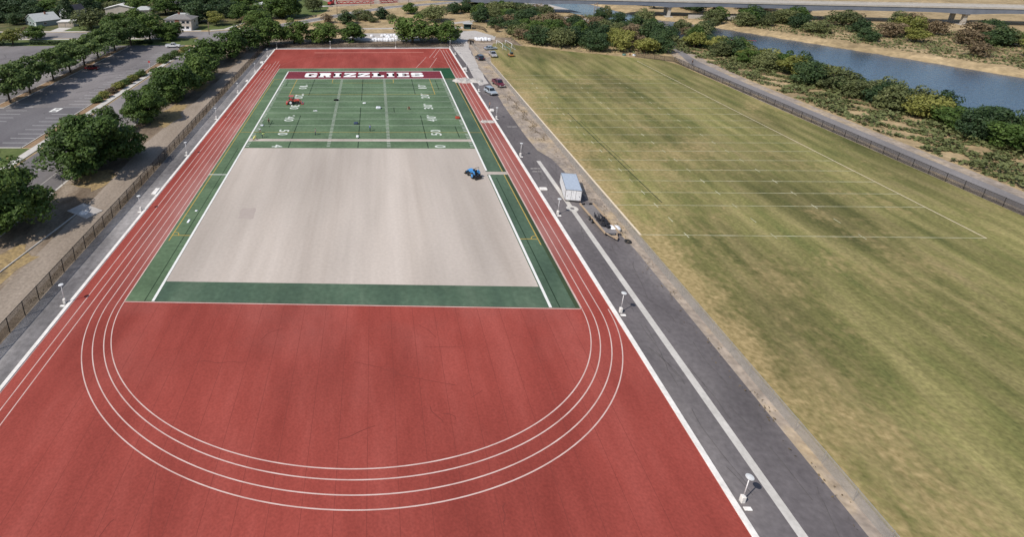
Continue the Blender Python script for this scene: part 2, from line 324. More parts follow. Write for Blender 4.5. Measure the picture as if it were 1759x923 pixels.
sheet('drag_marks', [rect(32.9, -19.0, 34.7, -18.75), rect(32.9, -20.3, 34.6, -20.1), rect(33.8, 3.8, 36.0, 4.05)], .032, 'dust')
# the track
sheet('running_track', [rect(-34.45, -89, -28.05, 89), rect(28.07, -89, 31.54, 89), rect(-28.05, 58.95, 28.07, 89), rect(-28.05, -89, 28.07, -58.95)], .04, 'ground')
sheet('field_base', [rect(-28.05, -58.95, 28.07, 58.95)], .036, 'base')
# (the track's rubber: red, dustier and paler towards the dug-up field)
def track_mat():
    m = ramp_mat('red_track_rubber', [(.235, .042, .031), (.285, .055, .041), (.335, .073, .056)], .22, stretch=(1, .25, 1), fine=4.5, fine_amt=.13, big=(.05, .09), rough=.85)
    nt = m.node_tree; N = nt.nodes; L = nt.links; b = N['Principled BSDF']; src = b.inputs['Base Color'].links[0].from_socket
    tc = N.new('ShaderNodeTexCoord'); sp = N.new('ShaderNodeSeparateXYZ'); L.new(tc.outputs['Object'], sp.inputs[0])
    ab = N.new('ShaderNodeMath'); ab.operation = 'ABSOLUTE'; L.new(sp.outputs['X'], ab.inputs[0])
    mr = N.new('ShaderNodeMapRange'); mr.inputs['From Min'].default_value = 33.5; mr.inputs['From Max'].default_value = 28.2; mr.inputs['To Max'].default_value = .42; L.new(ab.outputs[0], mr.inputs['Value'])
    gt = N.new('ShaderNodeMath'); gt.operation = 'GREATER_THAN'; gt.inputs[1].default_value = 28; L.new(ab.outputs[0], gt.inputs[0])
    ay = N.new('ShaderNodeMath'); ay.operation = 'ABSOLUTE'; L.new(sp.outputs['Y'], ay.inputs[0]); my = N.new('ShaderNodeMapRange'); my.inputs['From Min'].default_value = 60; my.inputs['From Max'].default_value = 44; L.new(ay.outputs[0], my.inputs['Value'])
    nz = N.new('ShaderNodeTexNoise'); nz.inputs['Scale'].default_value = .09; nz.inputs['Detail'].default_value = 5; L.new(tc.outputs['Object'], nz.inputs['Vector'])
    mr2 = N.new('ShaderNodeMapRange'); mr2.inputs['From Min'].default_value = .35; mr2.inputs['From Max'].default_value = .65; mr2.inputs['To Min'].default_value = .35; L.new(nz.outputs['Fac'], mr2.inputs['Value'])
    k = N.new('ShaderNodeMath'); k.operation = 'MULTIPLY'; L.new(mr.outputs[0], k.inputs[0]); L.new(mr2.outputs[0], k.inputs[1])
    k2 = N.new('ShaderNodeMath'); k2.operation = 'MULTIPLY'; L.new(k.outputs[0], k2.inputs[0]); k3 = N.new('ShaderNodeMath'); k3.operation = 'MULTIPLY'; L.new(gt.outputs[0], k3.inputs[0]); L.new(my.outputs[0], k3.inputs[1]); L.new(k3.outputs[0], k2.inputs[1]); me_ = N.new('ShaderNodeMapRange'); me_.inputs['From Min'].default_value = -74; me_.inputs['From Max'].default_value = -58.9; me_.inputs['To Max'].default_value = .10; L.new(sp.outputs['Y'], me_.inputs['Value']); lt = N.new('ShaderNodeMath'); lt.operation = 'LESS_THAN'; lt.inputs[1].default_value = -58.9; L.new(sp.outputs['Y'], lt.inputs[0]); k4 = N.new('ShaderNodeMath'); k4.operation = 'MULTIPLY'; L.new(me_.outputs[0], k4.inputs[0]); L.new(lt.outputs[0], k4.inputs[1]); mr3 = N.new('ShaderNodeMapRange'); mr3.inputs['From Min'].default_value = .46; mr3.inputs['From Max'].default_value = .75; L.new(nz.outputs['Fac'], mr3.inputs['Value']); k5 = N.new('ShaderNodeMath'); k5.operation = 'MULTIPLY'; L.new(k4.outputs[0], k5.inputs[0]); L.new(mr3.outputs[0], k5.inputs[1]); k6 = N.new('ShaderNodeMath'); k6.operation = 'MAXIMUM'; L.new(k2.outputs[0], k6.inputs[0]); L.new(k5.outputs[0], k6.inputs[1])
    mx = N.new('ShaderNodeMixRGB'); mx.inputs['Color2'].default_value = (.45, .30, .27, 1); L.new(k6.outputs[0], mx.inputs['Fac']); L.new(src, mx.inputs['Color1']); L.new(mx.outputs[0], b.inputs['Base Color'])
    return m
M['track'] = track_mat()
_t = bpy.data.objects['running_track'].data.materials; _t.clear(); _t.append(M['track'])

sheet('field_turf', [rect(-24.2, -9.2, 24.2, -5.35), rect(-24.2, -3.95, 24.2, 58.95), rect(-27.9, -58.95, -24.2, 58.95)], .060, 'turf')
sheet('side_turf', [rect(24.2, -20.4, 28.0, 58.95), rect(24.2, -58.95, 28.0, -21.65), rect(-24.2, -58.95, 24.2, -54.9)], .060, 'turf_dark')
sheet('deep_green_corner', [rect(24.55, 45.95, 27.95, 58.9), rect(22.3, 55.1, 24.55, 58.9)], .064, 'turf_new')
sheet('painted_turf_shade', [rect(27.45, -20.4, 27.98, 44), rect(27.45, -58.9, 27.98, -21.65)], .064, 'turf_shadow')  # shade along the right turf edge, painted as dark strips
sheet('base_patches', [ragged(rect(-18.6, -38.6, -16.2, -35.0), 5, .15)], .040, 'base_stain')
sheet('end_zone', [rect(-24.2, 45.9, 24.2, 54.75)], .066, 'maroon')
# white lines of the football field
L5 = [rect(-24.2, (50 - k) * YD - .06, 24.2, (50 - k) * YD + .06) for k in (5, 10, 15, 20, 25, 30, 35, 40, 45)]
sheet('yard_lines', L5, .070, 'paint_thin')
sheet('sidelines', [rect(-SX - .17, -58.9, -SX + .17, 54.9), rect(SX - .17, -20.0, SX + .17, 54.9), rect(SX - .05, -58.9, SX + .29, -21.9)], .074, 'paint_white')
sheet('goal_lines', [rect(-SX, FE - 86 + 45.60, SX, 45.90), rect(-SX, 54.76, SX, 55.02), rect(-27.9, -22.42, -SX - .17, -22.22)], .072, 'paint_white')
ticks = []
for k in range(1, 60):
    y = (50 - k) * YD
    if -5.4 < y < -3.9: continue
    for x in (-23.75, -6.45, 6.35, 23.75):
        if k % 5 == 0 and abs(x) > 10: continue
        ticks.append(rect(x - .36, y - .07, x + .36, y + .07))
sheet('hash_marks', ticks, .073, 'paint_white')
sheet('turf_seams', [rect(x - .09, a, x + .09, b) for x, a, b in ((-14.85, -9.1, -5.35), (-14.85, -3.9, 11.6), (-14.8, 28.5, 45.6), (-.1, 23.9, 45.6), (-.15, -3.9, 18), (-.15, -9.1, -5.35), (14.6, 29.3, 45.3), (14.6, -3.9, 11.6), (14.55, -9.1, -5.35), (21.9, -2.8, 3.9), (-21.2, 3.4, 7.8), (21.6, 34, 44), (8.3, 14, 17.8), (-22.6, 38, 43))] + [rect(25.55, -58.9, 25.67, -23), rect(-25.5, -58.9, -25.4, -9.2)], .068, 'seam')
# soccer markings
so = [rect(-27.42, -45.2, -27.28, 45.5), rect(27.22, -20.4, 27.36, 45.5), rect(27.22, -45.2, 27.36, -21.65), rect(-27.35, 45.40, -24.5, 45.54), rect(24.5, 45.40, 27.3, 45.54),
       rect(-20.3, 29.3, 20.1, 29.45), rect(-20.3, 29.4, -20.15, 45.4), rect(19.95, 29.4, 20.1, 45.4), rect(-9.3, 41.1, 9.1, 41.24), rect(-9.3, 41.2, -9.16, 45.4), rect(8.96, 41.2, 9.1, 45.4),
       rect(-27.3, .03, -24.5, .17), rect(24.5, .03, 27.3, .17), rect(-24.2, .04, 24.2, .16), rect(24.6, -43.75, 27.3, -43.6), rect(-27.3, -43.75, -24.6, -43.6)]
sheet('soccer_touch_lines', [p for p in so if abs(p[1][0] - p[0][0]) < .5], .0705, 'paint_yellow'); sheet('soccer_cross_lines', [p for p in so if abs(p[1][0] - p[0][0]) >= .5], .0712, 'paint_yellow')
sheet('corner_arcs', stroke(ell(27.25, -43.65, .9, .9, 90, 180, 10), .12) + stroke(ell(-27.3, -43.65, .9, .9, 0, 90, 10), .12), .0718, 'paint_yellow')
# lane lines and the runway, jumps and curve marks of the two ends
ln = []
for x, y0, y1 in ((-33.03, -89, 64.8), (-31.93, -89, 64.8), (-30.88, -59, 69.5), (-29.82, -59, 69.5), (-28.69, -59, 64.7)): ln.append(rect(x - .055, y0, x + .055, y1))
for x in (29.10, 30.22): ln.append(rect(x - .055, -59, x + .055, 87))
cl = []
for xl, xr in ((-27.95, 28.16), (-28.69, 29.10), (-29.82, 30.22), (-30.88, 31.25)):
    rx = (xr - xl) / 2; cl += stroke(ell((xl + xr) / 2, -59, rx, 21.2 + (rx - 28) * 1.15, 180, 360, 90), .11)
ln.append(rect(28.09, -58.9, 28.24, 87)); ln.append(rect(-28.05, -58.9, -27.9, 59))
ln += [rect(-34.44, -89, -34.34, 89)]
for pts in (((26.7, 88), (22.8, 74.1)), ((28.1, 88), (24.2, 73.5)), ((21.7, 74.5), (16.9, 58.95)), ((25.3, 73.4), (21.4, 58.95))): ln += stroke(pts, .13)
ed_ = [rect(-27.9, 59.0, 28.0, 59.12), rect(-27.9, -59.12, 28.0, -59.0)]
sheet('curve_lane_lines', cl, .0485, 'paint_lane'); sheet('track_edge_lines', ed_, .0465, 'paint_lane')
sheet('lane_lines', ln, .046, 'paint_lane')
arc = stroke(ell(0, 60, 28.3, 20.5, 8, 172, 60), .10)
arc += [rect(-18.8, 82.0, 21.5, 82.1), rect(-18.8, 82.95, 21.5, 83.05)]
sheet('curve_marks', arc, .050, 'paint_faint')
sheet('runway_dust', [rect(-18.8, 82.1, 21.5, 82.95)], .044, 'paint_faint')
rnd = random.Random(31); ck = []
def wander(x, y, dx, dy, n, st, j):
    P = [(x, y)]
    for k in range(n): dx += rnd.gauss(0, j); dy += rnd.gauss(0, j); x += dx * st; y += dy * st; P.append((x, y))
    return P
for k in range(46): ck += stroke(wander(rnd.uniform(-150, -80), rnd.uniform(0, 85), rnd.choice((0, .9)), rnd.choice((.9, .1)), rnd.randint(4, 10), 2.2, .12), .16)
for k in range(12): ck += stroke(wander(rnd.uniform(-66, -56), rnd.uniform(-40, 40), rnd.choice((0, .9)), rnd.choice((.9, 0)), rnd.randint(3, 7), 1.6, .12), .12)
for k in range(30): ck += stroke([q for q in wander(rnd.uniform(33.2, 34.6), rnd.uniform(-86, 30), .05, .9, rnd.randint(3, 9), .9, .12) if 32.2 < q[0] < 35.0] or [(33, -80), (33.1, -79)], .05)
for k in range(26): ck += stroke([q for q in wander(rnd.uniform(36.2, 38.6), rnd.uniform(-86, -20), .05, .9, rnd.randint(3, 9), .9, .12) if 35.9 < q[0] < 39.4] or [(37, -80), (37.1, -79)], .05)
for k in range(0, len(ck), 60): sheet('pavement_cracks', ck[k:k + 60], .041 + k * 3e-5, 'crack')
sc_ = []
for k in range(14): sc_ += stroke(wander(rnd.uniform(-24, 24), rnd.uniform(-86, -62), rnd.uniform(-1, 1), rnd.uniform(-.3, .3), rnd.randint(3, 8), 1.0, .15), rnd.uniform(.04, .09))
sheet('rubber_joints', [rect(x - .02, -88.9, x + .02, -59.2) for x in [-26 + 2.6 * k for k in range(21)]] + [rect(x - .02, 59.2, x + .02, 88.9) for x in [-26 + 2.6 * k for k in range(21)]], .0408, 'scuff')
sheet('track_scuffs', [p for p in sc_ if all(-88.5 < q[1] < -59.4 and abs(q[0]) < 27 for q in p)], .0415, 'scuff')
# kerbs: real concrete edges standing proud of the track
bm = bmesh.new()
box(bm, (-34.68, 0, .05), (.46, 178.6, .16)); box(bm, (31.80, 0, .05), (.52, 178.6, .16)); box(bm, (-1.43, 89.2, .05), (66.98, .4, .16)); box(bm, (-1.43, -89.2, .05), (66.98, .4, .16))
struct(obj('track_kerb', bm, 'kerb', bevel=.02))

# yard numbers and end-zone lettering, flat turf inlays
def text_faces(ch, h, wx):
    cu = bpy.data.curves.new('t', 'FONT'); cu.body = ch; cu.size = 1; cu.fill_mode = 'FRONT'; cu.offset = .012; cu.resolution_u = 3
    o = bpy.data.objects.new('t', cu); COL.objects.link(o); dg = bpy.context.evaluated_depsgraph_get()
    me = bpy.data.meshes.new_from_object(o.evaluated_get(dg)); bpy.data.objects.remove(o)
    V = [v.co.copy() for v in me.vertices]; x0 = min(v.x for v in V); x1 = max(v.x for v in V); y0 = min(v.y for v in V); y1 = max(v.y for v in V)
    V = [((v.x - (x0 + x1) / 2) / max(.01, x1 - x0) * wx, (v.y - (y0 + y1) / 2) / (y1 - y0) * h) for v in V]
    F = [list(p.vertices) for p in me.polygons]; bpy.data.meshes.remove(me); return V, F
bm = bmesh.new()
def put(ch, cx, cy, up, h=2.3, wx=1.45, clip=None):
    V, F = text_faces(ch, h, wx * (.55 if ch == '1' else 1)); vs = []
    for x, y in V:      # 'up' is +1 when the digit's top points to +x
        X, Y = (cx + up * y, cy - up * x); vs.append(bm.verts.new((X, Y, .076)))
    for f in F:
        try: bm.faces.new([vs[i] for i in f])
        except ValueError: pass
for txt, y in (('10', 36.58), ('20', 27.43), ('30', 18.29), ('40', 9.144), ('50', 0.0), ('40', -9.144)):
    for sx, up in ((-17.3, 1), (17.1, -1)):
        for ch, d in ((txt[0], up * .98), (txt[1], -up * .98)):
            if y < -9 and d < 0: continue
            put(ch, sx, y + d, up)
        if 5 < y:
            tip = [(sx + up * .75, y + 2.75), (sx + up * .35, y + 2.1), (sx + up * 1.15, y + 2.1)]; poly(bm, tip, .076)
bmesh.ops.remove_doubles(bm, verts=bm.verts, dist=.0005)
for f in bm.faces:
    f.normal_update()
    if f.normal.z < 0: f.normal_flip()
me = bpy.data.meshes.new('yard_numbers'); bm.to_mesh(me); bm.free(); me.materials.append(M['number']); struct(link(bpy.data.objects.new('yard_numbers', me)) or bpy.data.objects['yard_numbers'])
# slab letters on a unit cell (x 0..1, y 0..1)
t, v = .30, .25       # stem width, bar height
GL = {
 'G': [[(.12, 0), (.88, 0), (.88, .0), (1, .12), (1, .48), (.55, .48), (.55, .30), (.70, .30), (.70, v), (.34, v), (.30, .30), (.30, .70), (.34, .75), (.70, .75), (.70, .64), (1, .64), (1, .88), (.88, 1), (.12, 1), (0, .88), (0, .12)]],
 'R': [[(0, 0), (.46, 0), (.46, .17), (.38, .17), (.38, .34), (.56, .34), (.62, .0), (1, 0), (1, .17), (.90, .17), (.86, .40), (.97, .52), (.97, .88), (.86, 1), (0, 1), (0, .83), (.10, .83), (.10, .17), (0, .17)]],
 'I': [[(.2, 0), (.8, 0), (.8, .2), (.66, .2), (.66, .8), (.8, .8), (.8, 1), (.2, 1), (.2, .8), (.34, .8), (.34, .2), (.2, .2)]],
 'Z': [[(0, 0), (1, 0), (1, .36), (.78, .36), (.70, .24), (.42, .24), (1, .78), (1, 1), (.03, 1), (.03, .66), (.24, .66), (.32, .77), (.58, .77), (0, .22)]],
 'L': [[(0, 0), (1, 0), (1, .40), (.80, .40), (.72, .2), (.46, .2), (.46, .82), (.58, .82), (.58, 1), (0, 1), (0, .82), (.13, .82), (.13, .18), (0, .18)]],
 'E': [[(0, 0), (1, 0), (1, .36), (.80, .36), (.74, .2), (.44, .2), (.44, .41), (.62, .41), (.62, .59), (.44, .59), (.44, .8), (.74, .8), (.80, .66), (1, .66), (1, 1), (0, 1), (0, .82), (.12, .82), (.12, .18), (0, .18)]],
 'S': [[(.12, 0), (.88, 0), (1, .12), (1, .46), (.88, .58), (.32, .62), (.32, .76), (.68, .76), (.68, .66), (.97, .66), (.97, .88), (.86, 1), (.12, 1), (0, .88), (0, .54), (.12, .43), (.68, .38), (.68, .24), (.30, .24), (.30, .36), (0, .36), (0, .12)]]}
bm = bmesh.new(); W_ = 'GRIZZLIES'; adv = {'I': .78}; x = -18.7; tot = sum(adv.get(c, 1) for c in W_); u = 37.6 / tot
for c in W_:
    a = adv.get(c, 1) * u
    for P in GL[c]:
        wd = (3.75 if c != 'I' else 3.75); off = (a - wd) / 2
        pts = []
        for px, py in P:
            q = (x + off + px * wd, 47.85 + py * 5.0)
            if not pts or (q[0] - pts[-1][0]) ** 2 + (q[1] - pts[-1][1]) ** 2 > 1e-6: pts.append(q)
        poly(bm, pts, .080)
    x += a
bmesh.ops.triangulate(bm, faces=bm.faces)
for f in bm.faces:
    f.normal_update()
    if f.normal.z < 0: f.normal_flip()
me = bpy.data.meshes.new('end_zone_lettering'); bm.to_mesh(me); bm.free(); me.materials.append(M['letter']); o = bpy.data.objects.new('end_zone_lettering', me); COL.objects.link(o); o['kind'] = 'structure'

# ------------------------------------------------------------------ practice field to the right
sheet('mown_grass_field', [[(42.0, -140), (104.5, -140), (103.8, -40), (102.4, 52), (102.4, 62), (100, 70), (93, 72.5), (86, 76.5), (73, 83.5), (65, 90), (58.5, 94), (54.5, 100), (50, 98), (47, 88), (44.5, 76), (42.8, 66)]], .018, 'grass')
PF = [-42.1 + 4.572 * k for k in range(25)]
pl = [rect(42.9 if k % 2 == 0 or k > 3 else 44, y - .06, 91.6, y + .06) for k, y in enumerate(PF) if k not in (1, 23) and k < 21]
hm = [rect(x - .07, y - .7, x + .07, y + .7) for x in (61.9, 74.4, 49.4) for k, y in enumerate(PF) if k < 19]
sheet('practice_field_lines', pl, .030, 'paint_field'); sheet('practice_field_hashes', hm, .033, 'paint_field')
sheet('practice_field_sidelines', [rect(42.58, -42.2, 42.9, 67.8), rect(91.5, -42.2, 91.64, 67.8)], .036, 'paint_tan')
sheet('mower_track', [rect(50.7, -32, 50.86, 14), rect(51.6, -20, 51.7, 8)], .026, 'seam')
sheet('riverside_path', [[(106.2, -140), (110.6, -140), (110.0, -40), (109.6, 40), (111.0, 66.7), (115.0, 87), (120, 100), (116, 101), (111.8, 82.3), (106.2, 62), (105.3, 40), (105.8, -40)]], .020, 'asphalt_old')
sheet('path_shoulder', [[(103, -140), (106.2, -140), (105.8, -40), (105.3, 40), (106.2, 62), (111.8, 82), (109, 82), (103.4, 62), (102.8, 40)], [(110.6, -140), (113, -140), (112.4, 40), (114, 66), (118, 88), (115, 87), (111, 66.7), (109.6, 40)]], .015, 'right_dirt')

# ------------------------------------------------------------------ road, parking lot, street at the left and the back
sheet('access_road', [[(-67.4, -140), (-53.7, -140), (-53.7, 60), (-58, 92), (-60, 106), (-68, 106), (-67.6, 60)]], .026, 'asphalt_lot')
sheet('road_gutter', [rect(-54.0, -140, -53.6, 60), rect(-57.8, -30, -57.7, 60)], .030, 'concrete')
sheet('sidewalk', [[(-70.3, -19), (-68.6, -19), (-68.6, 62), (-66.4, 96), (-68, 96), (-70.2, 62)], [(-90, -30), (-70.3, -19), (-68.6, -19), (-68.4, -24), (-88, -36)]], .03, 'concrete')
bm = bmesh.new(); box(bm, (-68.35, 36, .07), (.3, 112, .15)); box(bm, (-72.35, 38, .07), (.25, 95, .15)); box(bm, (-86, -9.6, .07), (27, .3, .15))
struct(obj('road_kerb', bm, 'concrete', bevel=.02))
sheet('bark_strip', [rect(-72.2, -9.4, -70.3, 94)], .024, 'tan_strip'); sheet('corner_lawn', [[(-110, -9.8), (-110, -26), (-86, -26), (-70.4, -17.6), (-70.4, -9.8)]], .022, 'lawn')
sheet('parking_lot', [rect(-190, -9.4, -72.5, 98)], .022, 'asphalt_lot')
sheet('new_lot_asphalt', [[(-99, -9.3), (-72.6, -9.3), (-72.6, 19), (-99, 17)]], .026, 'asphalt_fresh')
bm = bmesh.new(); box(bm, (-96, 56, .06), (3.4, 77, .13)); struct(obj('lot_island_kerb', bm, 'concrete', bevel=.03))
sheet('lot_island_bark', [rect(-97.4, 17.8, -94.6, 94.2)], .140, 'tan_strip')
pk = [rect(-78.6, -6.7 + 2.75 * k, -73.0, -6.58 + 2.75 * k) for k in range(34) if not 7 < k < 9] + [rect(-92.4, -6.6 + 2.75 * k, -86.8, -6.48 + 2.75 * k) for k in range(11)]
pk += [rect(-105, -4 + 2.75 * k, -99.6, -3.9 + 2.75 * k) for k in range(34)] + [rect(-124, -4 + 2.75 * k, -118.5, -3.9 + 2.75 * k) for k in range(34)] + [rect(-63, -20.5, -59.5, -20.38), rect(-64.2, -24, -64.05, -20.4)]
sheet('parking_lines', pk, .032, 'lot_line')
pd = []
for y0 in (14.5, 16.05):
    pd += [rect(-80.5, y0, -78.3, y0 + .35), rect(-80.5, y0 + 1.15, -78.3, y0 + 1.5), rect(-80.5, y0 + .35, -79.95, y0 + 1.15), rect(-78.85, y0 + .35, -78.3, y0 + 1.15)]
sheet('accessible_bay_marks', pd, .036, 'paint_white')
sheet('front_lawns', [rect(-260, 98, -60, 112)], .012, 'lawn')
sheet('residential_street', [rect(-300, 114, -72, 128), [(-72, 128), (-72, 104), (-60, 104), (-50, 128), (-31, 148), (-6, 179), (16, 200.5), (61, 221), (120, 233), (300, 250), (300, 257), (118, 240), (58, 227.5), (12, 206.5), (-9.5, 185), (-35, 155), (-54, 135)]], .018, 'asphalt_old')
sheet('street_edge_lines', stroke([(-50.4, 128), (-31.4, 148), (-6.4, 179), (15.6, 200.8), (60.8, 221.3), (120, 233.4), (300, 250.4)], .45) + stroke([(-54, 134.6), (-35, 154.7), (-9.6, 184.6), (11.8, 206), (57.8, 227)], .3), .024, 'paint_white')
sheet('street_sidewalks', [rect(-260, 129.2, -76, 131.4), rect(-260, 111, -84, 113), [(-66.5, 134.6), (-64.2, 135.6), (-58, 158), (-60, 158)], [(-148, 131.5), (-142, 131.5), (-142, 141), (-149, 141.5)], [(-72, 130), (-55, 137), (-55, 138.6), (-72, 132)]], .022, 'concrete')
sheet('yard_ground', [ragged([(-300, 132), (-76, 132), (-62, 150), (-56, 172), (-56, 262), (-300, 262)], 21, 1)], .010, 'yard')
sheet('house_lawns', [[(-141, 131.5), (-116, 131.5), (-116, 150), (-143, 146)], [(-79.5, 131.5), (-67.4, 131.5), (-62, 146), (-79.5, 145)]], .016, 'lawn')
sheet('park_lawn', [ragged([(-56, 172), (-36, 163), (-24, 182), (-22, 200), (-24, 225), (-36, 250), (-52, 250), (-56, 205)], 14, 1)], .016, 'lawn')
sheet('back_drive', [[(-8, 131), (44, 131.5), (44, 136), (-8, 133.6)], [(40, 108), (52, 105), (54, 112), (48, 126), (40, 124)], [(-10, 104), (22, 104), (22, 121), (-6, 121)], [(40, 143), (52, 150), (62, 150), (60, 154), (50, 153.5), (38, 146)]], .0228, 'dust')
sheet('underbridge_gravel', [[(92, 168), (118, 147), (134, 134), (137, 128), (127, 128), (112, 140), (96, 152), (86, 166)], [(80, 180), (112, 176), (104, 212), (84, 224)]], .018, 'dust')
sheet('construction_lot', [ragged([(-30, 206), (10, 216), (40, 232), (30, 262), (-40, 262)], 15, 1.5)], .014, 'right_dirt')

# ------------------------------------------------------------------ trees
def leaf_quad(bm, c, n, s, rnd):
    n = n.normalized(); a = n.orthogonal().normalized(); a.rotate(Matrix.Rotation(rnd.uniform(0, 2 * PI), 3, n)); b = n.cross(a)
    k = rnd.uniform(.55, .8)
    vs = [bm.verts.new(c + a * s), bm.verts.new(c + b * s * k), bm.verts.new(c - a * s), bm.verts.new(c - b * s * k)]
    bm.faces.new(vs)
def crown_mesh(name, seed, mat, nl=26, per=120, leaf=.040, z0=.18, shape='round', rad=(.13, .22)):
    """a crown inside x,y +-.5, z 0..1: many small leaf clumps on uneven lobes, with gaps between them"""
    rnd = random.Random(seed); bm = bmesh.new()
    for i in range(nl):
        while True:
            p = Vector((rnd.uniform(-1, 1), rnd.uniform(-1, 1), rnd.uniform(-1, 1)))
            if .3 < p.length < 1: break
        if shape == 'round': c = Vector((p.x * .43, p.y * .43, z0 + (1 - z0) * (.47 + p.z * .40 - .10 * (p.x * p.x + p.y * p.y))))
        elif shape == 'vase':
            h = (p.z + 1) / 2; k = .30 + .17 * math.sin(PI * min(1, h * .9 + .1)); c = Vector((p.x * k * 1.1, p.y * k * 1.1, z0 + (1 - z0) * (.10 + .76 * h * (1 - .25 * (p.x * p.x + p.y * p.y)))))
        elif shape == 'cone':
            h = rnd.random() ** 1.3; k = .38 * (1 - h); a = rnd.uniform(0, 6.28); c = Vector((math.cos(a) * k, math.sin(a) * k, z0 + (1 - z0) * h * .93))
        else: c = Vector((p.x * .38, p.y * .38, .05 + abs(p.z) * .68))
        if shape == 'round': c.x *= rnd.uniform(.8, 1.12); c.y *= rnd.uniform(.8, 1.12); c.z += rnd.uniform(-.05, .05)
        r = rnd.uniform(*rad) * (1 if shape != 'cone' else .75)
        rz = r * (1 - z0) * rnd.uniform(.75, 1.0)
        for k in range(per):
            d = Vector((rnd.gauss(0, 1), rnd.gauss(0, 1), rnd.gauss(0, 1))).normalized()
            if d.z < -.35 and rnd.random() < .6: d.z = -d.z
            q = rnd.random() ** .4; f = .62 + .42 * q + .12 * math.sin(7 * d.x + i) * math.sin(6 * d.y - i)
            pos = c + Vector((d.x * r * f, d.y * r * f, d.z * rz * f))
            if pos.z < 0.02: pos.z = .02 + rnd.random() * .03
            n = d + Vector((rnd.gauss(0, .55), rnd.gauss(0, .55), rnd.gauss(0, .45) + .25))
            leaf_quad(bm, pos, n, leaf * rnd.uniform(.6, 1.25), rnd)
    me = bpy.data.meshes.new(name); bm.to_mesh(me); bm.free(); me.materials.append(M[mat]); return me
def trunk_mesh(name, seed, top=.55, r=.03, limbs=5):
    rnd = random.Random(seed); bm = bmesh.new(); fork = top * .5
    cyl(bm, (0, 0, -.02), (rnd.uniform(-.01, .01), rnd.uniform(-.01, .01), fork), r, r * .75, 8)
    for i in range(limbs):
        a = 2 * PI * i / limbs + rnd.uniform(-.3, .3); k = rnd.uniform(.14, .26)
        m_ = Vector((math.cos(a) * k * .55, math.sin(a) * k * .55, fork + (top - fork) * .5)); e = Vector((math.cos(a) * k, math.sin(a) * k, top + rnd.uniform(0, .22)))
        cyl(bm, (0, 0, fork * rnd.uniform(.85, .98)), m_, r * .55, r * .4, 6); cyl(bm, m_, e, r * .4, r * .15, 6)
    me = bpy.data.meshes.new(name); bm.to_mesh(me); bm.free(); me.materials.append(M['bark']); return me
TK = [trunk_mesh('trunk', s) for s in (1, 2, 3)]; TKV = [trunk_mesh('trunk', s, .6, .022, 6) for s in (4, 5)]; TKC = trunk_mesh('trunk', 9, .9, .02, 0)
CR = {'near': [crown_mesh('crown', s, 'leaf', 66, 250, .022, .02, rad=(.09, .17)) for s in (11, 12, 13)],
      'maple': [crown_mesh('crown', s, 'leaf', 42, 130, .030, .03, rad=(.10, .18)) for s in (21, 22, 23, 24)],
      'lot': [crown_mesh('crown', s, 'leaf_lot', 44, 95, .030, .22, 'vase', rad=(.09, .17)) for s in (31, 32, 33)],
      'dark': [crown_mesh('crown', s, 'leaf_dark', 36, 105, .034, .03) for s in (41, 42, 43)],
      'olive': [crown_mesh('crown', s, 'leaf_olive', 36, 95, .034, .02) for s in (51, 52, 53)],
      'yellow': [crown_mesh('crown', s, 'leaf_yellow', 26, 100, .036, .14) for s in (61, 62)],
      'brown': [crown_mesh('crown', s, 'leaf_brown', 22, 70, .036, .06) for s in (71,)],
      'conifer': [crown_mesh('crown', s, 'leaf_conifer', 60, 70, .03, .05, 'cone') for s in (81,)],
      'bush': [crown_mesh('crown', s, 'leaf_lot', 20, 90, .045, .0, 'bush') for s in (91, 92)],
      'bushy': [crown_mesh('crown', s, 'leaf_yellow', 20, 90, .045, .0, 'bush') for s in (93, 94)],
      'bushbrown': [crown_mesh('crown', s, 'leaf_brown', 18, 80, .045, .0, 'bush') for s in (95,)]}
TR = random.Random(77)
GROW = {'trees in the parking lot island': 1.42, 'yard trees among the houses': 1.22, 'trees of the wood beyond the practice field': 1.22, 'trees of the belt between the path and the river': 1.2, 'trees on the far bank of the river': 1.2, 'hedge shrubs beside the parking lot': 1.1}
def tree(kind, x, y, wd, ht, label, group=None, name='broadleaf_tree', cat='tree', mesh=None):
    t = thing(name, label, cat, (x, y, gz(x, y)), TR.uniform(0, 6.28), group)
    g_ = GROW.get(group.split('(')[0].strip() if group else None, 1.08); t.scale = (wd * g_, wd * g_ * TR.uniform(.9, 1.05), ht * (1 + (g_ - 1) * .5))
    cm = CR[kind][mesh if mesh is not None else TR.randrange(len(CR[kind]))]
    link(bpy.data.objects.new('crown', cm), t)
    if not kind.startswith('bush'):
        tm = TKC if kind == 'conifer' else (TR.choice(TKV) if kind == 'lot' else TR.choice(TK)); link(bpy.data.objects.new('trunk', tm), t)
    return t
G = 'big trees between the road and the track fence'
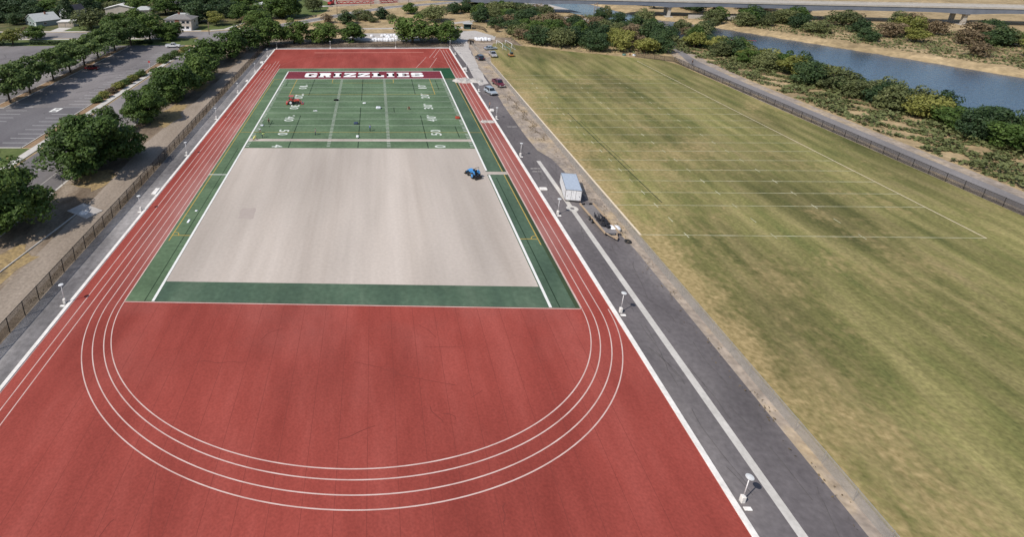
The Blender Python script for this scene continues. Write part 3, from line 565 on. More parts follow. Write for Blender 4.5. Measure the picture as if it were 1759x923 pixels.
for a in [('near', -53.8, -42.2, 13.8, 11.0, 'large dark green tree in the bottom left corner, nearest of the roadside row', 2), ('near', -51.6, -20.2, 15.6, 11.5, 'largest full green tree beside the road, shading the sign and the dirt path', 0),
          ('maple', -46.6, -14.0, 7.6, 6.2, 'dark tree half hidden behind the largest roadside tree on the fence side', 2), ('maple', -57.2, -1.5, 6, 7.0, 'small light tree tip rising behind the largest roadside tree', 1), ('near', -52.2, 7.2, 10.6, 8.4, 'compact dark green tree standing alone on yellow grass by the dirt path', 2),
          ('near', -52.0, 27.0, 15.5, 10.2, 'broad green tree at the near end of the merged roadside clump', 1), ('maple', -48.6, 37.5, 11, 8.6, 'rounded tree on the fence side of the merged roadside clump', 2), ('maple', -50.5, 47, 12, 9.6, 'tall green tree in the middle of the merged roadside clump', 3),
          ('maple', -54.0, 64, 14, 9.2, 'green tree leaning over the sidewalk past the hedge', 0), ('maple', -48.4, 76, 13.5, 9.9, 'dense roadside tree just before the track corner', 1), ('maple', -46.0, 87, 13, 9.7, 'tall roadside tree behind the track corner lamp', 2)]:
    tree(a[0], a[1], a[2], a[3], a[4], a[5], G, 'maple_tree', mesh=a[6])
G = 'trees behind the far end of the track'
for a in [('maple', -38.6, 95, 14, 11.2, 'tall bright green tree at the left corner behind the track', 0), ('maple', -28.6, 99.4, 13, 10.4, 'round green tree second from the left behind the track', 3), ('maple', -17.0, 102.5, 13.5, 8.2, 'spreading tree with a forked bare trunk behind the track', 1),
          ('maple', -5.2, 103.3, 12.6, 7.5, 'round green tree just left of the white bags', 2), ('maple', 18.6, 100.5, 17.5, 11.6, 'biggest tree behind the track, just right of the white bags', 3), ('maple', 32.0, 100.5, 12.5, 8.4, 'lighter green tree beside the gate shadow', 0)]:
    tree(a[0], a[1], a[2], a[3], a[4], a[5], G, 'maple_tree', mesh=a[6])
for i, (x, y, a, b) in enumerate([(-95.5, 22.0, 9.6, 9.4), (-95.6, 31.2, 9, 9.6), (-96.6, 45, 10.3, 8.9), (-96.4, 54.6, 10.4, 8.8), (-96.4, 63.8, 9.8, 8.9), (-96.6, 74.2, 10.6, 9.6), (-96.3, 86.9, 11.2, 10.0), (-94.6, 97.7, 10.6, 9.8)]):
    tree('lot', x, y, a, b, 'vase shaped tree in the parking lot island, %s from the near end of its row' % ORD[i], 'trees in the parking lot island')
for a in [('yellow', -145.3, 100.2, 10.2, 7.2, 'yellow green young tree at the far edge of the empty lot'), ('maple', -142.5, 112, 10.5, 6.3, 'round dark tree by the street in front of the green house'), ('maple', -91.1, 108.3, 13, 11.6, 'tall tree at the street corner of the parking lot'),
          ('near', -82.6, 110.0, 12.6, 7.6, 'dense dark tree in front of the cream two storey house'), ('dark', -154, 99, 11, 7.4, 'dark tree at the left picture edge by the empty lot')]:
    tree(a[0], a[1], a[2], a[3], a[4], a[5], 'trees along the street side of the parking lot')
bl = ['first hedge shrub from the near end, beside the bark strip', 'second hedge shrub from the near end', 'third hedge shrub, yellowish with a dull brown side', 'fourth hedge shrub from the near end', 'fifth hedge shrub, yellow green on top', 'sixth hedge shrub from the near end', 'hedge shrub before the gap opposite the broad tree', 'hedge shrub at the near end of the far hedge stretch', 'hedge shrub second in the far hedge stretch', 'hedge shrub third in the far hedge stretch', 'hedge shrub nearest the white pickup truck']
for i, (x, y, a, b) in enumerate([(-71.9, 23.0, 3.6, 2.2), (-71.7, 27, 3.9, 2.3), (-71.8, 31.1, 4.0, 2.1), (-71.6, 35.8, 4.2, 2.4), (-71.4, 40.2, 4.0, 2.3), (-71.3, 44.7, 4.4, 2.3), (-71.3, 50.3, 4.6, 2.4), (-70.4, 68.0, 4.6, 2.6), (-70.0, 73.7, 5, 2.8), (-69.4, 79.3, 4.8, 2.6), (-68.8, 85.2, 4.6, 2.7)]):
    tree(['bush', 'bushy', 'bushbrown', 'bushy', 'bush', 'bushy', 'bush', 'bush', 'bush', 'bush', 'bushy'][i], x, y, a, b, bl[i], 'hedge shrubs beside the parking lot', 'hedge_shrub', 'shrub')
YL = {'maple': 'green leafy yard tree among the houses at the back left', 'dark': 'dark leafy yard tree among the houses at the back left', 'olive': 'dull olive yard tree among the houses at the back left', 'yellow': 'yellowing small tree beside the side street at the back', 'brown': 'dry brownish tree in the back left yards', 'near': 'large dark park tree beside the green lawn at the back'}
for k, x, y, a, b in [('olive', -131.3, 138, 15, 9.0), ('dark', -176.6, 150.9, 8, 5.8), ('maple', -116.6, 132.4, 12, 8.1), ('maple', -117, 154, 11, 6.5), ('dark', -84, 153, 12.5, 10.6), ('yellow', -72.8, 144.8, 8.5, 7), ('dark', -72.1, 168, 11.5, 8.4), ('maple', -62, 154, 11.6, 9.1), ('maple', -56.6, 161, 12, 7.6), ('maple', -51, 137, 12.5, 8.1),
                      ('near', -43.6, 166, 18.5, 12.6), ('olive', -30, 187, 8, 8), ('maple', -111.5, 182, 15.4, 9.5), ('dark', -102, 190, 14, 9), ('maple', -72.3, 200, 13.6, 9.3), ('dark', -91, 198, 14, 9.3), ('olive', -144, 192, 15, 6.6), ('maple', -165, 206, 17.5, 8.2), ('dark', -180.6, 173, 14, 8.1), ('dark', -198, 191, 15, 8.6), ('maple', -179.7, 186, 16, 7.8), ('dark', -212, 196, 16, 8.7), ('maple', -181, 222, 22, 8.6), ('dark', -140, 207, 15, 6.8), ('maple', -60, 211, 15, 8.2), ('dark', -190, 158, 9, 5.1), ('bushb', -161, 133, 4, 2.6), ('dark', -52, 152, 8, 6.4),
                      ('dark', -228, 214, 17, 9), ('maple', -232, 236, 18, 9), ('dark', -160, 224, 18, 9), ('maple', -120, 226, 18, 9), ('dark', -98, 232, 18, 9), ('maple', -78, 230, 16, 9), ('olive', -205, 240, 18, 9), ('dark', -150, 246, 20, 9), ('dark', -55, 232, 14, 9), ('brown', -58, 147, 7, 5.5), ('dark', -164, 172, 12, 8), ('olive', -168, 186, 13, 8.5), ('dark', -154, 181, 12, 9.5), ('maple', -130, 186, 13, 8.5)]:
    if k == 'bushb': tree('bushbrown', x, y, a, b, 'low brown shrub at the corner of the green house lawn', None, 'shrub', 'shrub'); continue
    tree(k, x, y, a, b, YL[k], 'yard trees among the houses (%s)' % k, 'yard_tree')
for i in range(7):
    bm = bmesh.new(); rh = random.Random(i)
    for k in range(900): leaf_quad(bm, Vector((rh.uniform(-3.6, 3.6), rh.uniform(-.9, .9), rh.uniform(.1, 1.5))), Vector((rh.gauss(0, .6), rh.gauss(0, .6), .8)), rh.uniform(.15, .3), rh)
    tag(obj('clipped_hedge', bm, 'leaf_dark', loc=(-135 + 7.4 * i, 100.8, 0)), 'low dark hedge piece along the street edge of the parking lot, %s from the left' % ORD[i], 'hedge', 'low hedge pieces along the street')
tree('conifer', -153.2, 158, 8.5, 14, 'tall dark conifer beside the white gabled house', None, 'conifer_tree')
ml = [('brown', -19.2, 149.2, 8.5, 5.0, 'bare greyish shrub tree beside the bending road'), ('dark', -10.3, 147.1, 9.8, 6.4, 'round dark tree on the dry verge beside the bending road'), ('olive', -2.6, 157.2, 10, 5.8, 'wide olive tree right of the round dark tree on the verge'), ('dark', 7.0, 160.4, 8, 6.0, 'dark green tree with a long shadow on the dry bank'), ('olive', 11.8, 153.0, 4.6, 3.6, 'small bush on the dry bank above the back drive'), ('maple', 22.7, 177.0, 9, 6.1, 'bright green tree close below the far road'),
      ('olive', 32.4, 152.0, 13.6, 7.8, 'large grey green willow behind the biggest track end tree'), ('dark', 45.6, 175.8, 7.6, 6.1, 'dark upright tree on the dry bank near the wood'), ('olive', 2.6, 151, 5.4, 2.6, 'low spreading bush under the wide olive tree'), ('olive', 27.7, 165.0, 5.6, 3.5, 'grey green bush behind the large willow'), ('brown', 56.5, 122.5, 3.4, 3.4, 'thin dry brown sapling on the dry bank near the grey bags')]
for a in ml: tree(a[0], a[1], a[2], a[3], a[4], a[5], None, 'verge_tree')
WOOD = [(89.4,97.7,7.9,6.9),(91.9,82,5.6,5.7),(89.3,116.2,5.5,4.5),(71.0,169.2,8.4,6.4),(84.9,104.6,6.1,6.6),(69.9,198.7,6.4,5.6),(80.8,152.9,8.0,5.2),(72.0,128.5,7.6,4.0),(95.6,87.6,5.6,6.5),(73.3,116.3,5.5,3.9),(105.5,80.7,6.5,5.4),(80.2,94.6,5.8,6.4),(54.2,149.3,7.3,6.6),(84.6,175.4,5.7,4.2),(84.0,89.6,6.9,5.6),(88.3,93.2,5.8,5.6),(78.7,99.3,6.9,5.2),(56.0,160.2,7.8,6.4),(66.5,95.9,7.8,6.2),(69.0,102.2,6.3,5.7),(103.7,102.6,6.4,6.6),(98.4,115.1,5.5,5.4),(73.8,90.8,7.4,6.5),(69.5,108.8,7.7,6.3),(112.2,102.6,8.4,6.7),(88.9,121.7,6.0,6.3),(96.0,99.8,7.7,4.9),(109.9,114.7,7.5,5.1),(52.6,180.5,6.8,5.8),(56.5,185.4,6.5,4.3),(77.1,204.7,6.9,4.9),(70.9,138.3,5.8,6.3),(109.7,107.7,6.6,4.2),(84.6,83.6,6.6,5.6),(69.9,156.4,8.4,4.9),(88.3,151.1,8.5,5.3),(80.2,179.9,8.5,4.7),(99.7,128.3,7.4,5.6),(68.5,122.4,6.9,4.9),(78.9,116.4,7.6,5.7),(82.1,140.5,8.1,4.4),(84.5,119.4,7.0,4.8),(61.3,200.8,7.2,6.0),(88.4,110.8,6.3,5.5),(67.9,144.1,7.7,4.3),(100.6,106.6,5.8,5.8),(61.1,186.8,7.3,4.5),(76.8,187.7,8.4,5.8),(69.3,149.8,7.3,4.8),(67.1,179.8,6.6,5.0),(63.2,157.4,6.2,5.2),(63.7,105.6,7.7,4.3),(79.5,195.3,6.7,6.7),(65.1,165.2,7.5,6.6),(78.2,121.9,5.8,4.7),(116.1,106.2,7.8,5.5),(100.0,80.2,7.3,5.1),(87.7,144.5,6.5,3.8),(112.6,93.9,5.9,5.3),(84.7,133.4,7.8,6.6),(79.1,171.4,7.2,4.9),(85.0,162.8,8.4,6.3),(62.3,141.7,6.5,3.9),(75.2,142.1,6.9,5.9),(103.9,122.1,6.4,4.0),(104.8,111.4,6.1,5.4),(79.2,159.9,7.4,6.5),(100.5,86.4,7.7,5.5),(64.8,113.4,8.4,4.4),(69.2,173.9,7.3,5.7),(63.3,191.1,5.7,4.4),(78.3,131.3,7.5,6.0),(86.2,155.8,7.0,5.9),(58.7,132.2,5.7,4.9),(62.2,117.8,6.3,5.4),(96.3,140.3,8.3,4.7),(93.5,92,6.4,6)]
WL = {'dark': 'dark green tree of the dense wood beyond the practice field', 'olive': 'olive green tree of the dense wood beyond the practice field', 'maple': 'fresh green tree of the dense wood beyond the practice field', 'yellow': 'yellow green tree of the dense wood beyond the practice field', 'brown': 'brownish half bare tree of the dense wood beyond the practice field'}
for i, (x, y, a, b) in enumerate(WOOD):
    if math.hypot(x - 92, y - 176) < 6 or (88 < x < 100 and 148 < y < 172): continue
    k = ('dark' if x < 90 else 'yellow') if y < 100 and TR.random() < .62 else TR.choice(['olive', 'olive', 'maple', 'dark', 'dark', 'brown'])
    tree(k, x, y, a * 1.12, b * 1.08, WL[k], 'trees of the wood beyond the practice field (%s)' % k, 'riverside_tree')
# the belt along the path and river bank, on to the right
BL = {k: v.replace('of the dense wood beyond the practice field', 'of the belt between the path and the river') for k, v in WL.items()}
FB = {k: v.replace('of the dense wood beyond the practice field', 'on the far bank of the river') for k, v in WL.items()}
for y in range(100, -64, -4):
    for q in range(2):
        x = riv_x(y) - riv_w(y) * .1 - 19 + TR.uniform(-3, 4) + q * 5; x = max(x, 117.5 + TR.uniform(0, 3) + (2 if y > 70 else 0)); yy = y + TR.uniform(-2.5, 2.5)
        if TR.random() < .12: continue
        k = TR.choice(['olive', 'maple', 'dark', 'dark', 'yellow', 'olive']); tree(k, x, yy, TR.uniform(5, 8.5), TR.uniform(4, 7), BL[k], 'trees of the belt between the path and the river (%s)' % k, 'riverside_tree')
for x, y in [(126, 128), (121, 133), (117, 141), (113, 152), (129, 120), (124, 124)]:
    k = TR.choice(['olive', 'maple', 'dark']); tree(k, x - 1, y, TR.uniform(5, 7.5), TR.uniform(4.5, 7), BL[k], 'trees of the belt between the path and the river (%s)' % k, 'riverside_tree')
tree('olive', 127.6, 141, 7.5, 9.5, 'tall grey green tree standing in front of the river near the bridge', None, 'riverside_tree'); tree('olive', 117.4, 158, 5, 8.0, 'slim tree in front of the water left of the tall riverside tree', None, 'riverside_tree')
for y in range(205, -50, -8):
    for q in range(5):
        x = riv_x(y) + riv_w(y) * 1.9 + 6 + TR.uniform(1, 9) + q * 13; yy = y + TR.uniform(-4, 4)
        if TR.random() < .18 or 146 < yy < 178 - (x - 148) * .25 and x < 330 or x > 178 and TR.random() < .25: continue
        if abs(yy - (165.5 - (x - 148.6) * .262)) < 13: continue
        k = TR.choice(['olive', 'maple', 'dark', 'dark', 'yellow', 'olive', 'brown']); tree(k, x, yy, TR.uniform(6, 11), TR.uniform(4.5, 8), FB[k], 'trees on the far bank of the river (%s)' % k, 'riverside_tree')
for k, x, y, a, b in [('olive', 138, 128, 7, 6), ('olive', 141, 119, 7, 6.5), ('brown', 136, 122, 5, 5), ('dark', 146, 126, 7, 6), ('olive', 158, 140, 8, 6.5), ('olive', 166, 133, 8, 6), ('dark', 174, 138, 9, 7), ('olive', 152, 132, 6, 5.5), ('maple', 165, 148, 8, 6), ('dark', 178, 146, 9, 7), ('olive', 188, 138, 9, 7), ('maple', 196, 142, 9, 6.5), ('dark', 186, 126, 8, 6), ('dark', 170, 160, 8, 5)]:
    tree(k, x, y, a, b, FB[k], 'trees on the far bank of the river (%s)' % k, 'riverside_tree')
# undergrowth of the woods: one mass nobody could count
rnd = random.Random(4); bm = bmesh.new()
for (x, y, a, b) in WOOD:
    for k in range(60):
        c = Vector((x + rnd.gauss(0, 3.2), y + rnd.gauss(0, 3.2), rnd.uniform(.15, 1.7))); leaf_quad(bm, c, Vector((rnd.gauss(0, .5), rnd.gauss(0, .5), 1)), rnd.uniform(.25, .55), rnd)
for y in range(165, -90, -2):
    for side in (0, 1):
        if side and y < -60: continue
        x0, x1 = (113.0, riv_x(y) - riv_w(y) * .1 - 11) if not side else (riv_x(y) + riv_w(y) * 1.9 - 2, riv_x(y) + riv_w(y) * 1.9 + 60)
        if not side and y > 100: x0 = 108
        for k in range(int(max(0, x1 - x0) * (14 if not side else 5))):
            x = rnd.uniform(x0, x1); yy = y + rnd.uniform(-2, 2); f = math.sin(x * .55 + 1.3 * math.sin(yy * .3)) * math.sin(yy * .47 + x * .2)
            if f < -.25 or abs(yy - (165.5 - (x - 148.6) * .262)) < 6: continue
            leaf_quad(bm, Vector((x, yy, gz(x, yy) + rnd.uniform(.1, .5 + 1.3 * max(0, f)))), Vector((rnd.gauss(0, .5), rnd.gauss(0, .5), 1)), rnd.uniform(.25, .55), rnd)
o = obj('undergrowth', bm, 'leaf_olive'); o['kind'] = 'stuff'; o['label'] = 'low tangled undergrowth beneath the riverside trees'
bm = bmesh.new()
for k in range(5200):
    q = rnd.random()
    if q < .4: x, y = rnd.gauss(39.4, .9), rnd.uniform(-5, 28)
    elif q < .55: x, y = rnd.gauss(-39.6, .35), rnd.uniform(-60, -10)
    elif q < .75: x, y = rnd.uniform(-34, 40), rnd.gauss(93.2, .6)
    else: x, y = rnd.gauss(40.2, .6), rnd.uniform(-86, 60)
    if x > 41.0: continue
    if math.sin(x * 1.9 + 3) * math.sin(y * .8) < -.1: continue
    leaf_quad(bm, Vector((x, y, .05 + rnd.random() * .22)), Vector((rnd.gauss(0, .6), rnd.gauss(0, .6), 1)), rnd.uniform(.05, .13), rnd)
o = obj('dry_weeds', bm, 'leaf_brown'); o['kind'] = 'stuff'; o['label'] = 'low weeds growing along the fences and verge'

# ------------------------------------------------------------------ fences
def fence(name, label, pts, h, step, mesh, postm, pr=.04, top=True, grp=None):
    o0 = pts[0]; t = thing(name, label, 'fence', (o0[0], o0[1], 0)); bm = bmesh.new(); rail = bmesh.new(); posts = []
    for a, b in zip(pts, pts[1:]):
        A = Vector((a[0] - o0[0], a[1] - o0[1], 0)); B = Vector((b[0] - o0[0], b[1] - o0[1], 0)); d = B - A; n = max(1, round(d.length / step))
        vs = [bm.verts.new(A + Vector((0, 0, .06))), bm.verts.new(B + Vector((0, 0, .06))), bm.verts.new(B + Vector((0, 0, h))), bm.verts.new(A + Vector((0, 0, h)))]; bm.faces.new(vs)
        if top: cyl(rail, A + Vector((0, 0, h + .02)), B + Vector((0, 0, h + .02)), pr * .8, n=6)
        posts += [A + d * i / n for i in range(n)]
    posts.append(B)
    obj('wire_mesh', bm, mesh, t)
    if top: obj('top_rail', rail, postm, t)
    pm = bmesh.new(); cyl(pm, (0, 0, -.05), (0, 0, h + .08), pr, n=8); p0 = obj('post', pm, postm, t)
    for i, p in enumerate(posts):
        q = p0 if i == 0 else p0.copy()
        if i: COL.objects.link(q)
        q.parent = t; q.location = p
    return t
fence('chain_link_fence', 'long black chain link fence between the dirt path and the left apron', [(-38.9, -88), (-38.9, 92)], 2.05, 2.9, 'fence_black', 'black', .055)
fence('chain_link_fence', 'black chain link fence across the far end behind the track', [(-38.9, 92.3), (37.5, 92.3)], 1.3, 3.2, 'fence_black', 'black', .035)
fence('chain_link_fence', 'low galvanised fence between the service road and the practice field', [(41.3, -88), (41.35, 20), (41.6, 58), (41.0, 96)], 1.35, 3.2, 'fence_grey', 'galv', .035)
fence('chain_link_fence', 'dark fence between the practice field and the riverside path', [(93.5, 73.5), (102.8, 66), (102.9, 52), (103.2, 10), (104, -60)], 1.6, 3.0, 'fence_black', 'black', .04)
t = thing('gate_panel', 'black slatted gate leaf standing open where the service road enters', 'gate', (40.6, 96.4, 0), R(-62)); bm = bmesh.new()
for z in (.1, 1.75): box(bm, (1.2, 0, z), (2.4, .06, .06))
for x in (0, 2.4): box(bm, (x, 0, .95), (.07, .07, 1.9))
obj('gate_frame', bm, 'black', t); bm = bmesh.new()
for k in range(15): box(bm, (.12 + k * .154, 0, .93), (.12, .025, 1.55))
obj('slat_panel', bm, 'black', t)

# ------------------------------------------------------------------ lamps
def make_lamp():
    t = thing('path_lamp', '', 'lamp')
    bm = bmesh.new(); box(bm, (0, 0, .34), (.32, .32, .68)); box(bm, (.05, -.62, .10), (.6, .3, .12)); obj('concrete_base', bm, 'kerb', t, bevel=.04)
    bm = bmesh.new(); cyl(bm, (0, 0, .84), (0, 0, 2.75), .042, .032, 10); obj('pole', bm, 'white_metal', t, True)
    bm = bmesh.new(); cyl(bm, (0, 0, 2.74), (0, 0, 2.78), .30, .29, 20); cyl(bm, (0, 0, 2.78), (0, 0, 2.82), .28, .08, 20); obj('lamp_head', bm, 'lamp_grey', t)
    return t
lp = make_lamp(); first = [True]
def lamp(x, y, label):
    o = lp if first[0] else copy_tree(lp); first[0] = False; o.location = (x, y, .0); o['label'] = label; o['group'] = 'white lamps around the track'
for i, y in enumerate((-82, -59.5, -36.2, -12.9, 9.6, 32.6, 54.6, 79.0)): lamp(32.5, y, 'white disc topped lamp on the right track kerb, %s from the near end' % ORD[i])
for i, y in enumerate((-59.5, -36.2, -12.9, 9.3, 31.6, 55.2, 76.8)): lamp(-35.3, y, 'white disc topped lamp on the left track kerb, %s from the near end' % ORD[i])
for x, s in ((-34.2, 'at its left corner'), (-13.5, 'left of its middle'), (11.5, 'right of the white bags'), (32.1, 'at its right corner')): lamp(x, 90.3, 'white disc topped lamp behind the far end of the track, ' + s)
def pad(x, y, label, s=(1.2, .8, .3)):
    bm = bmesh.new(); box(bm, (0, 0, s[2] / 2), s); tag(obj('concrete_block', bm, 'kerb', bevel=.04, loc=(x, y, .02)), label, 'concrete block', 'white concrete blocks on the track edge')
pad(32.75, -27.6, 'white concrete block on the right kerb left of the white trailer'); pad(-35.35, -29.5, 'white concrete block on the left kerb between the second and third lamps', (.8, 2.2, .25)); pad(32.6, 15.3, 'white concrete block on the right kerb beside the orange shirted worker', (.9, 1.1, .4)); pad(32.6, 57.2, 'white concrete block on the right kerb before the gravel ramp', (.9, 1.1, .5)); pad(-35.3, 43.4, 'pale concrete block on the left kerb below the broad clump of trees', (.7, 1.4, .3)); pad(-35.4, 67, 'white concrete block at the far left kerb near the corner', (1.1, 1.6, .4))

# ------------------------------------------------------------------ vehicles
def wheels(t, xs, ys, r, wd=.24):
    bm = bmesh.new(); cyl(bm, (-wd / 2, 0, 0), (wd / 2, 0, 0), r, n=18); a = obj('wheel', bm, 'rubber', t, bevel=.03)
    rb = bmesh.new(); cyl(rb, (-wd / 2 - .012, 0, 0), (wd / 2 + .012, 0, 0), r * .58, n=14); b = obj('rim', rb, 'chrome', a); f = True
    for x in xs:
        for y in ys:
            if f: q = a; f = False
            else: q = copy_tree(a, t)
            q.location = (x, y, r)
def car(name, label, cat, loc, rz, kind, pm, grp=None):
    """front is +y"""
    t = thing(name, label, cat, loc, rz, grp); b = bmesh.new(); g = bmesh.new(); W = 1.86
    if kind == 'suv':
        prof = [(-2.3, .38), (2.25, .36), (2.35, .55), (2.3, .86), (1.15, 1.04), (-2.25, 1.08), (-2.38, .8)]; cab = [(-2.2, 1.05), (1.05, 1.02), (.35, 1.66), (-1.95, 1.70)]; L_ = 4.7
    elif kind == 'sedan':
        prof = [(-2.3, .34), (2.25, .32), (2.35, .5), (2.25, .76), (1.05, .92), (-1.6, .95), (-2.3, .9), (-2.38, .6)]; cab = [(-1.75, .92), (1.0, .90), (.3, 1.36), (-1.1, 1.40)]
    else:
        prof = [(-2.75, .5), (2.65, .48), (2.75, .7), (2.68, 1.02), (1.35, 1.16), (-2.72, 1.12)]; cab = [(-.75, 1.12), (1.3, 1.13), (.65, 1.80), (-.55, 1.84)]
    prism(b, prof, W, taper=lambda z: 1 if z < 1.0 else .95)
    top = max(p[1] for p in cab)
    body = obj('body', b, pm, t, bevel=.07)
    prism(g, cab, W * .9, taper=lambda z: 1 if z < top - .3 else .82); obj('cabin_glass', g, 'glass', t, bevel=.04)
    r = bmesh.new(); ys = sorted(p[0] for p in cab if p[1] > top - .12); box(r, (0, (ys[0] + ys[-1]) / 2, top + .005), (W * .76, ys[-1] - ys[0] + .12, .05))
    for s in (-1, 1):
        for yb, yt in ((min(p[0] for p in cab) + .03, ys[0]), (max(p[0] for p in cab) - .03, ys[-1]), ((ys[0] + ys[-1]) / 2, (ys[0] + ys[-1]) / 2)):
            cyl(r, (s * W * .452, yb, top - .62), (s * W * .375, yt, top), .045, n=6)
    obj('roof', r, pm, t)
    if kind == 'pickup':
        bb = bmesh.new(); box(bb, (0, -1.75, 1.125), (W * .78, 1.75, .04)); obj('bed_floor', bb, 'black', t)
        bw = bmesh.new()
        for s in (-1, 1): box(bw, (s * W * .435, -1.75, 1.25), (.12, 1.95, .28))
        box(bw, (0, -2.68, 1.25), (W * .87, .1, .28)); obj('bed_wall', bw, pm, t, bevel=.02)
    ends = (max(p[0] for p in prof), min(p[0] for p in prof))
    for s in (-1, 1):
        h = bmesh.new(); box(h, (s * .68, ends[0] - .03, .72), (.38, .1, .17)); obj('headlight', h, 'lamp_glass', t)
        h = bmesh.new(); box(h, (s * .74, ends[1] + .04, .85), (.26, .1, .2)); obj('tail_light', h, 'tail', t)
        h = bmesh.new(); box(h, (s * (W / 2 + .1), cab[1][0] - .45, 1.08), (.2, .1, .14)); obj('mirror', h, 'black', t)
    h = bmesh.new(); box(h, (0, ends[0], .5), (W * .9, .12, .18)); box(h, (0, ends[1], .52), (W * .9, .12, .18)); obj('bumper', h, 'black' if kind != 'pickup' else 'chrome', t, bevel=.03)
    rr = .36 if kind != 'sedan' else .32
    ax = (1.42, -1.45) if kind != 'pickup' else (1.72, -1.75)
    wheels(t, (-W / 2 + .1, W / 2 - .1), ax, rr + (.03 if kind == 'pickup' else 0)); return t
car('parked_suv', 'dark navy sport utility vehicle on the dusty service road near the gate', 'car', (39.7, 71, .03), R(8), 'suv', 'navy_paint')
car('pickup_truck', 'maroon pickup truck parked on the verge beside the practice field fence', 'pickup truck', (39.1, 38.2, .03), R(192), 'pickup', 'maroon_paint')
car('parked_suv', 'silver vehicle on the dark service road below the gravel ramp', 'car', (35.3, 30.2, .03), R(196), 'suv', 'silver_paint')
car('pickup_truck', 'white pickup truck parked at the far end of the lot by the hedge', 'pickup truck', (-75.9, 93.4, .04), R(-82), 'pickup', 'white_paint')
car('parked_car', 'dark red car parked in the shade of the lot island trees', 'car', (-91, 58.6, .03), R(-92), 'sedan', 'red_paint')
car('pickup_truck', 'grey vehicle parked on the dry grass corner by the white soccer goals', 'pickup truck', (45.2, 75.6, .03), R(182), 'pickup', 'grey_paint')
car('parked_car', 'light grey car parked sideways behind the grey pickup', 'car', (46.6, 86.6, .03), R(-75), 'sedan', 'silver_paint')
car('parked_car', 'yellow car half hidden beside the bridge column', 'car', (99.5, 190, .03), R(-70), 'sedan', 'yellow_paint')

def tractor(label, loc, rz, pm, rops):
    """front is +y, loader bucket ahead, box scraper or broom behind"""
    t = thing('tractor', label, 'tractor', loc, rz)
    bm = bmesh.new(); prism(bm, [(-.2, .75), (1.55, .75), (1.6, 1.0), (1.5, 1.32), (.3, 1.42), (-.2, 1.42)], .78); obj('hood', bm, pm, t, bevel=.08)
    bm = bmesh.new(); box(bm, (0, .2, .68), (.55, 2.6, .34)); box(bm, (0, -1.0, .95), (.9, 1.0, .25)); obj('chassis', bm, 'black', t, bevel=.03)
    for s in (-1, 1):
        bm = bmesh.new(); prism(bm, [(-1.75, .95), (-1.55, 1.42), (-1.0, 1.55), (-.5, 1.38), (-.4, 1.05)], .36); o = obj('fender', bm, pm, t, bevel=.04); o.location.x = s * .72
        bm = bmesh.new(); cyl(bm, (-.21, 0, 0), (.21, 0, 0), .68, n=22); o = obj('rear_wheel', bm, 'rubber', t, bevel=.06); o.location = (s * .82, -1.05, .68)
        rb = bmesh.new(); cyl(rb, (-.225, 0, 0), (.225, 0, 0), .36, n=16); obj('rim', rb, pm if pm == 'tractor_blue' else 'white_metal', o)
        bm = bmesh.new(); cyl(bm, (-.14, 0, 0), (.14, 0, 0), .40, n=18); o = obj('front_wheel', bm, 'rubber', t, bevel=.04); o.location = (s * .68, 1.05, .40)
        bm = bmesh.new(); cyl(bm, (s * .52, .1, 1.25), (s * .52, 1.6, 1.15), .075, n=6); cyl(bm, (s * .52, 1.6, 1.15), (s * .52, 2.15, .42), .075, n=6); obj('loader_arm', bm, pm, t)
    bm = bmesh.new(); prism(bm, [(2.05, .12), (2.85, .10), (2.8, .2), (2.25, .3), (2.2, .75), (2.1, .75)], 1.7); obj('bucket', bm, 'black' if pm == 'tractor_blue' else pm, t)
    bm = bmesh.new(); box(bm, (0, -.95, 1.22), (.55, .5, .16)); box(bm, (0, -1.2, 1.5), (.52, .1, .5)); obj('seat', bm, 'black', t, bevel=.04)
    bm = bmesh.new(); cyl(bm, (0, -.3, 1.45), (0, -.12, 1.6), .2, n=14); obj('steering_wheel', bm, 'black', t)
    bm = bmesh.new()
    for s in (-1, 1): cyl(bm, (s * .55, -1.5, .95), (s * .5, -1.5, 2.3), .045, n=6)
    cyl(bm, (-.5, -1.5, 2.3), (.5, -1.5, 2.3), .045, n=6); obj('roll_bar', bm, 'black', t)
    if rops:
        bm = bmesh.new(); box(bm, (0, -.85, 2.32), (1.25, 1.5, .08)); obj('canopy', bm, pm, t, bevel=.03)
        for y in (-.15,):
            for s in (-1, 1): bm = bmesh.new(); cyl(bm, (s * .5, y, 1.35), (s * .5, y, 2.3), .035, n=6); obj('canopy_post', bm, 'black', t)
    bm = bmesh.new(); box(bm, (0, -2.25, .42), (1.85, .5, .5)); cyl(bm, (-.3, -1.7, .6), (-.3, -2.1, .6), .05, n=6); cyl(bm, (.3, -1.7, .6), (.3, -2.1, .6), .05, n=6); obj('rear_implement', bm, 'black' if pm == 'tractor_blue' else pm, t, bevel=.04)
    return t
tractor('blue tractor with a black implement working on the bare base', (21.45, -22.5, .04), R(28), 'tractor_blue', False).scale = (.80, .66, .95)
tractor('red orange tractor with a loader working on the turf beside the left numbers', (-17.7, 20.9, .065), R(-86), 'tractor_red', True).scale = (.95, .86, .95)

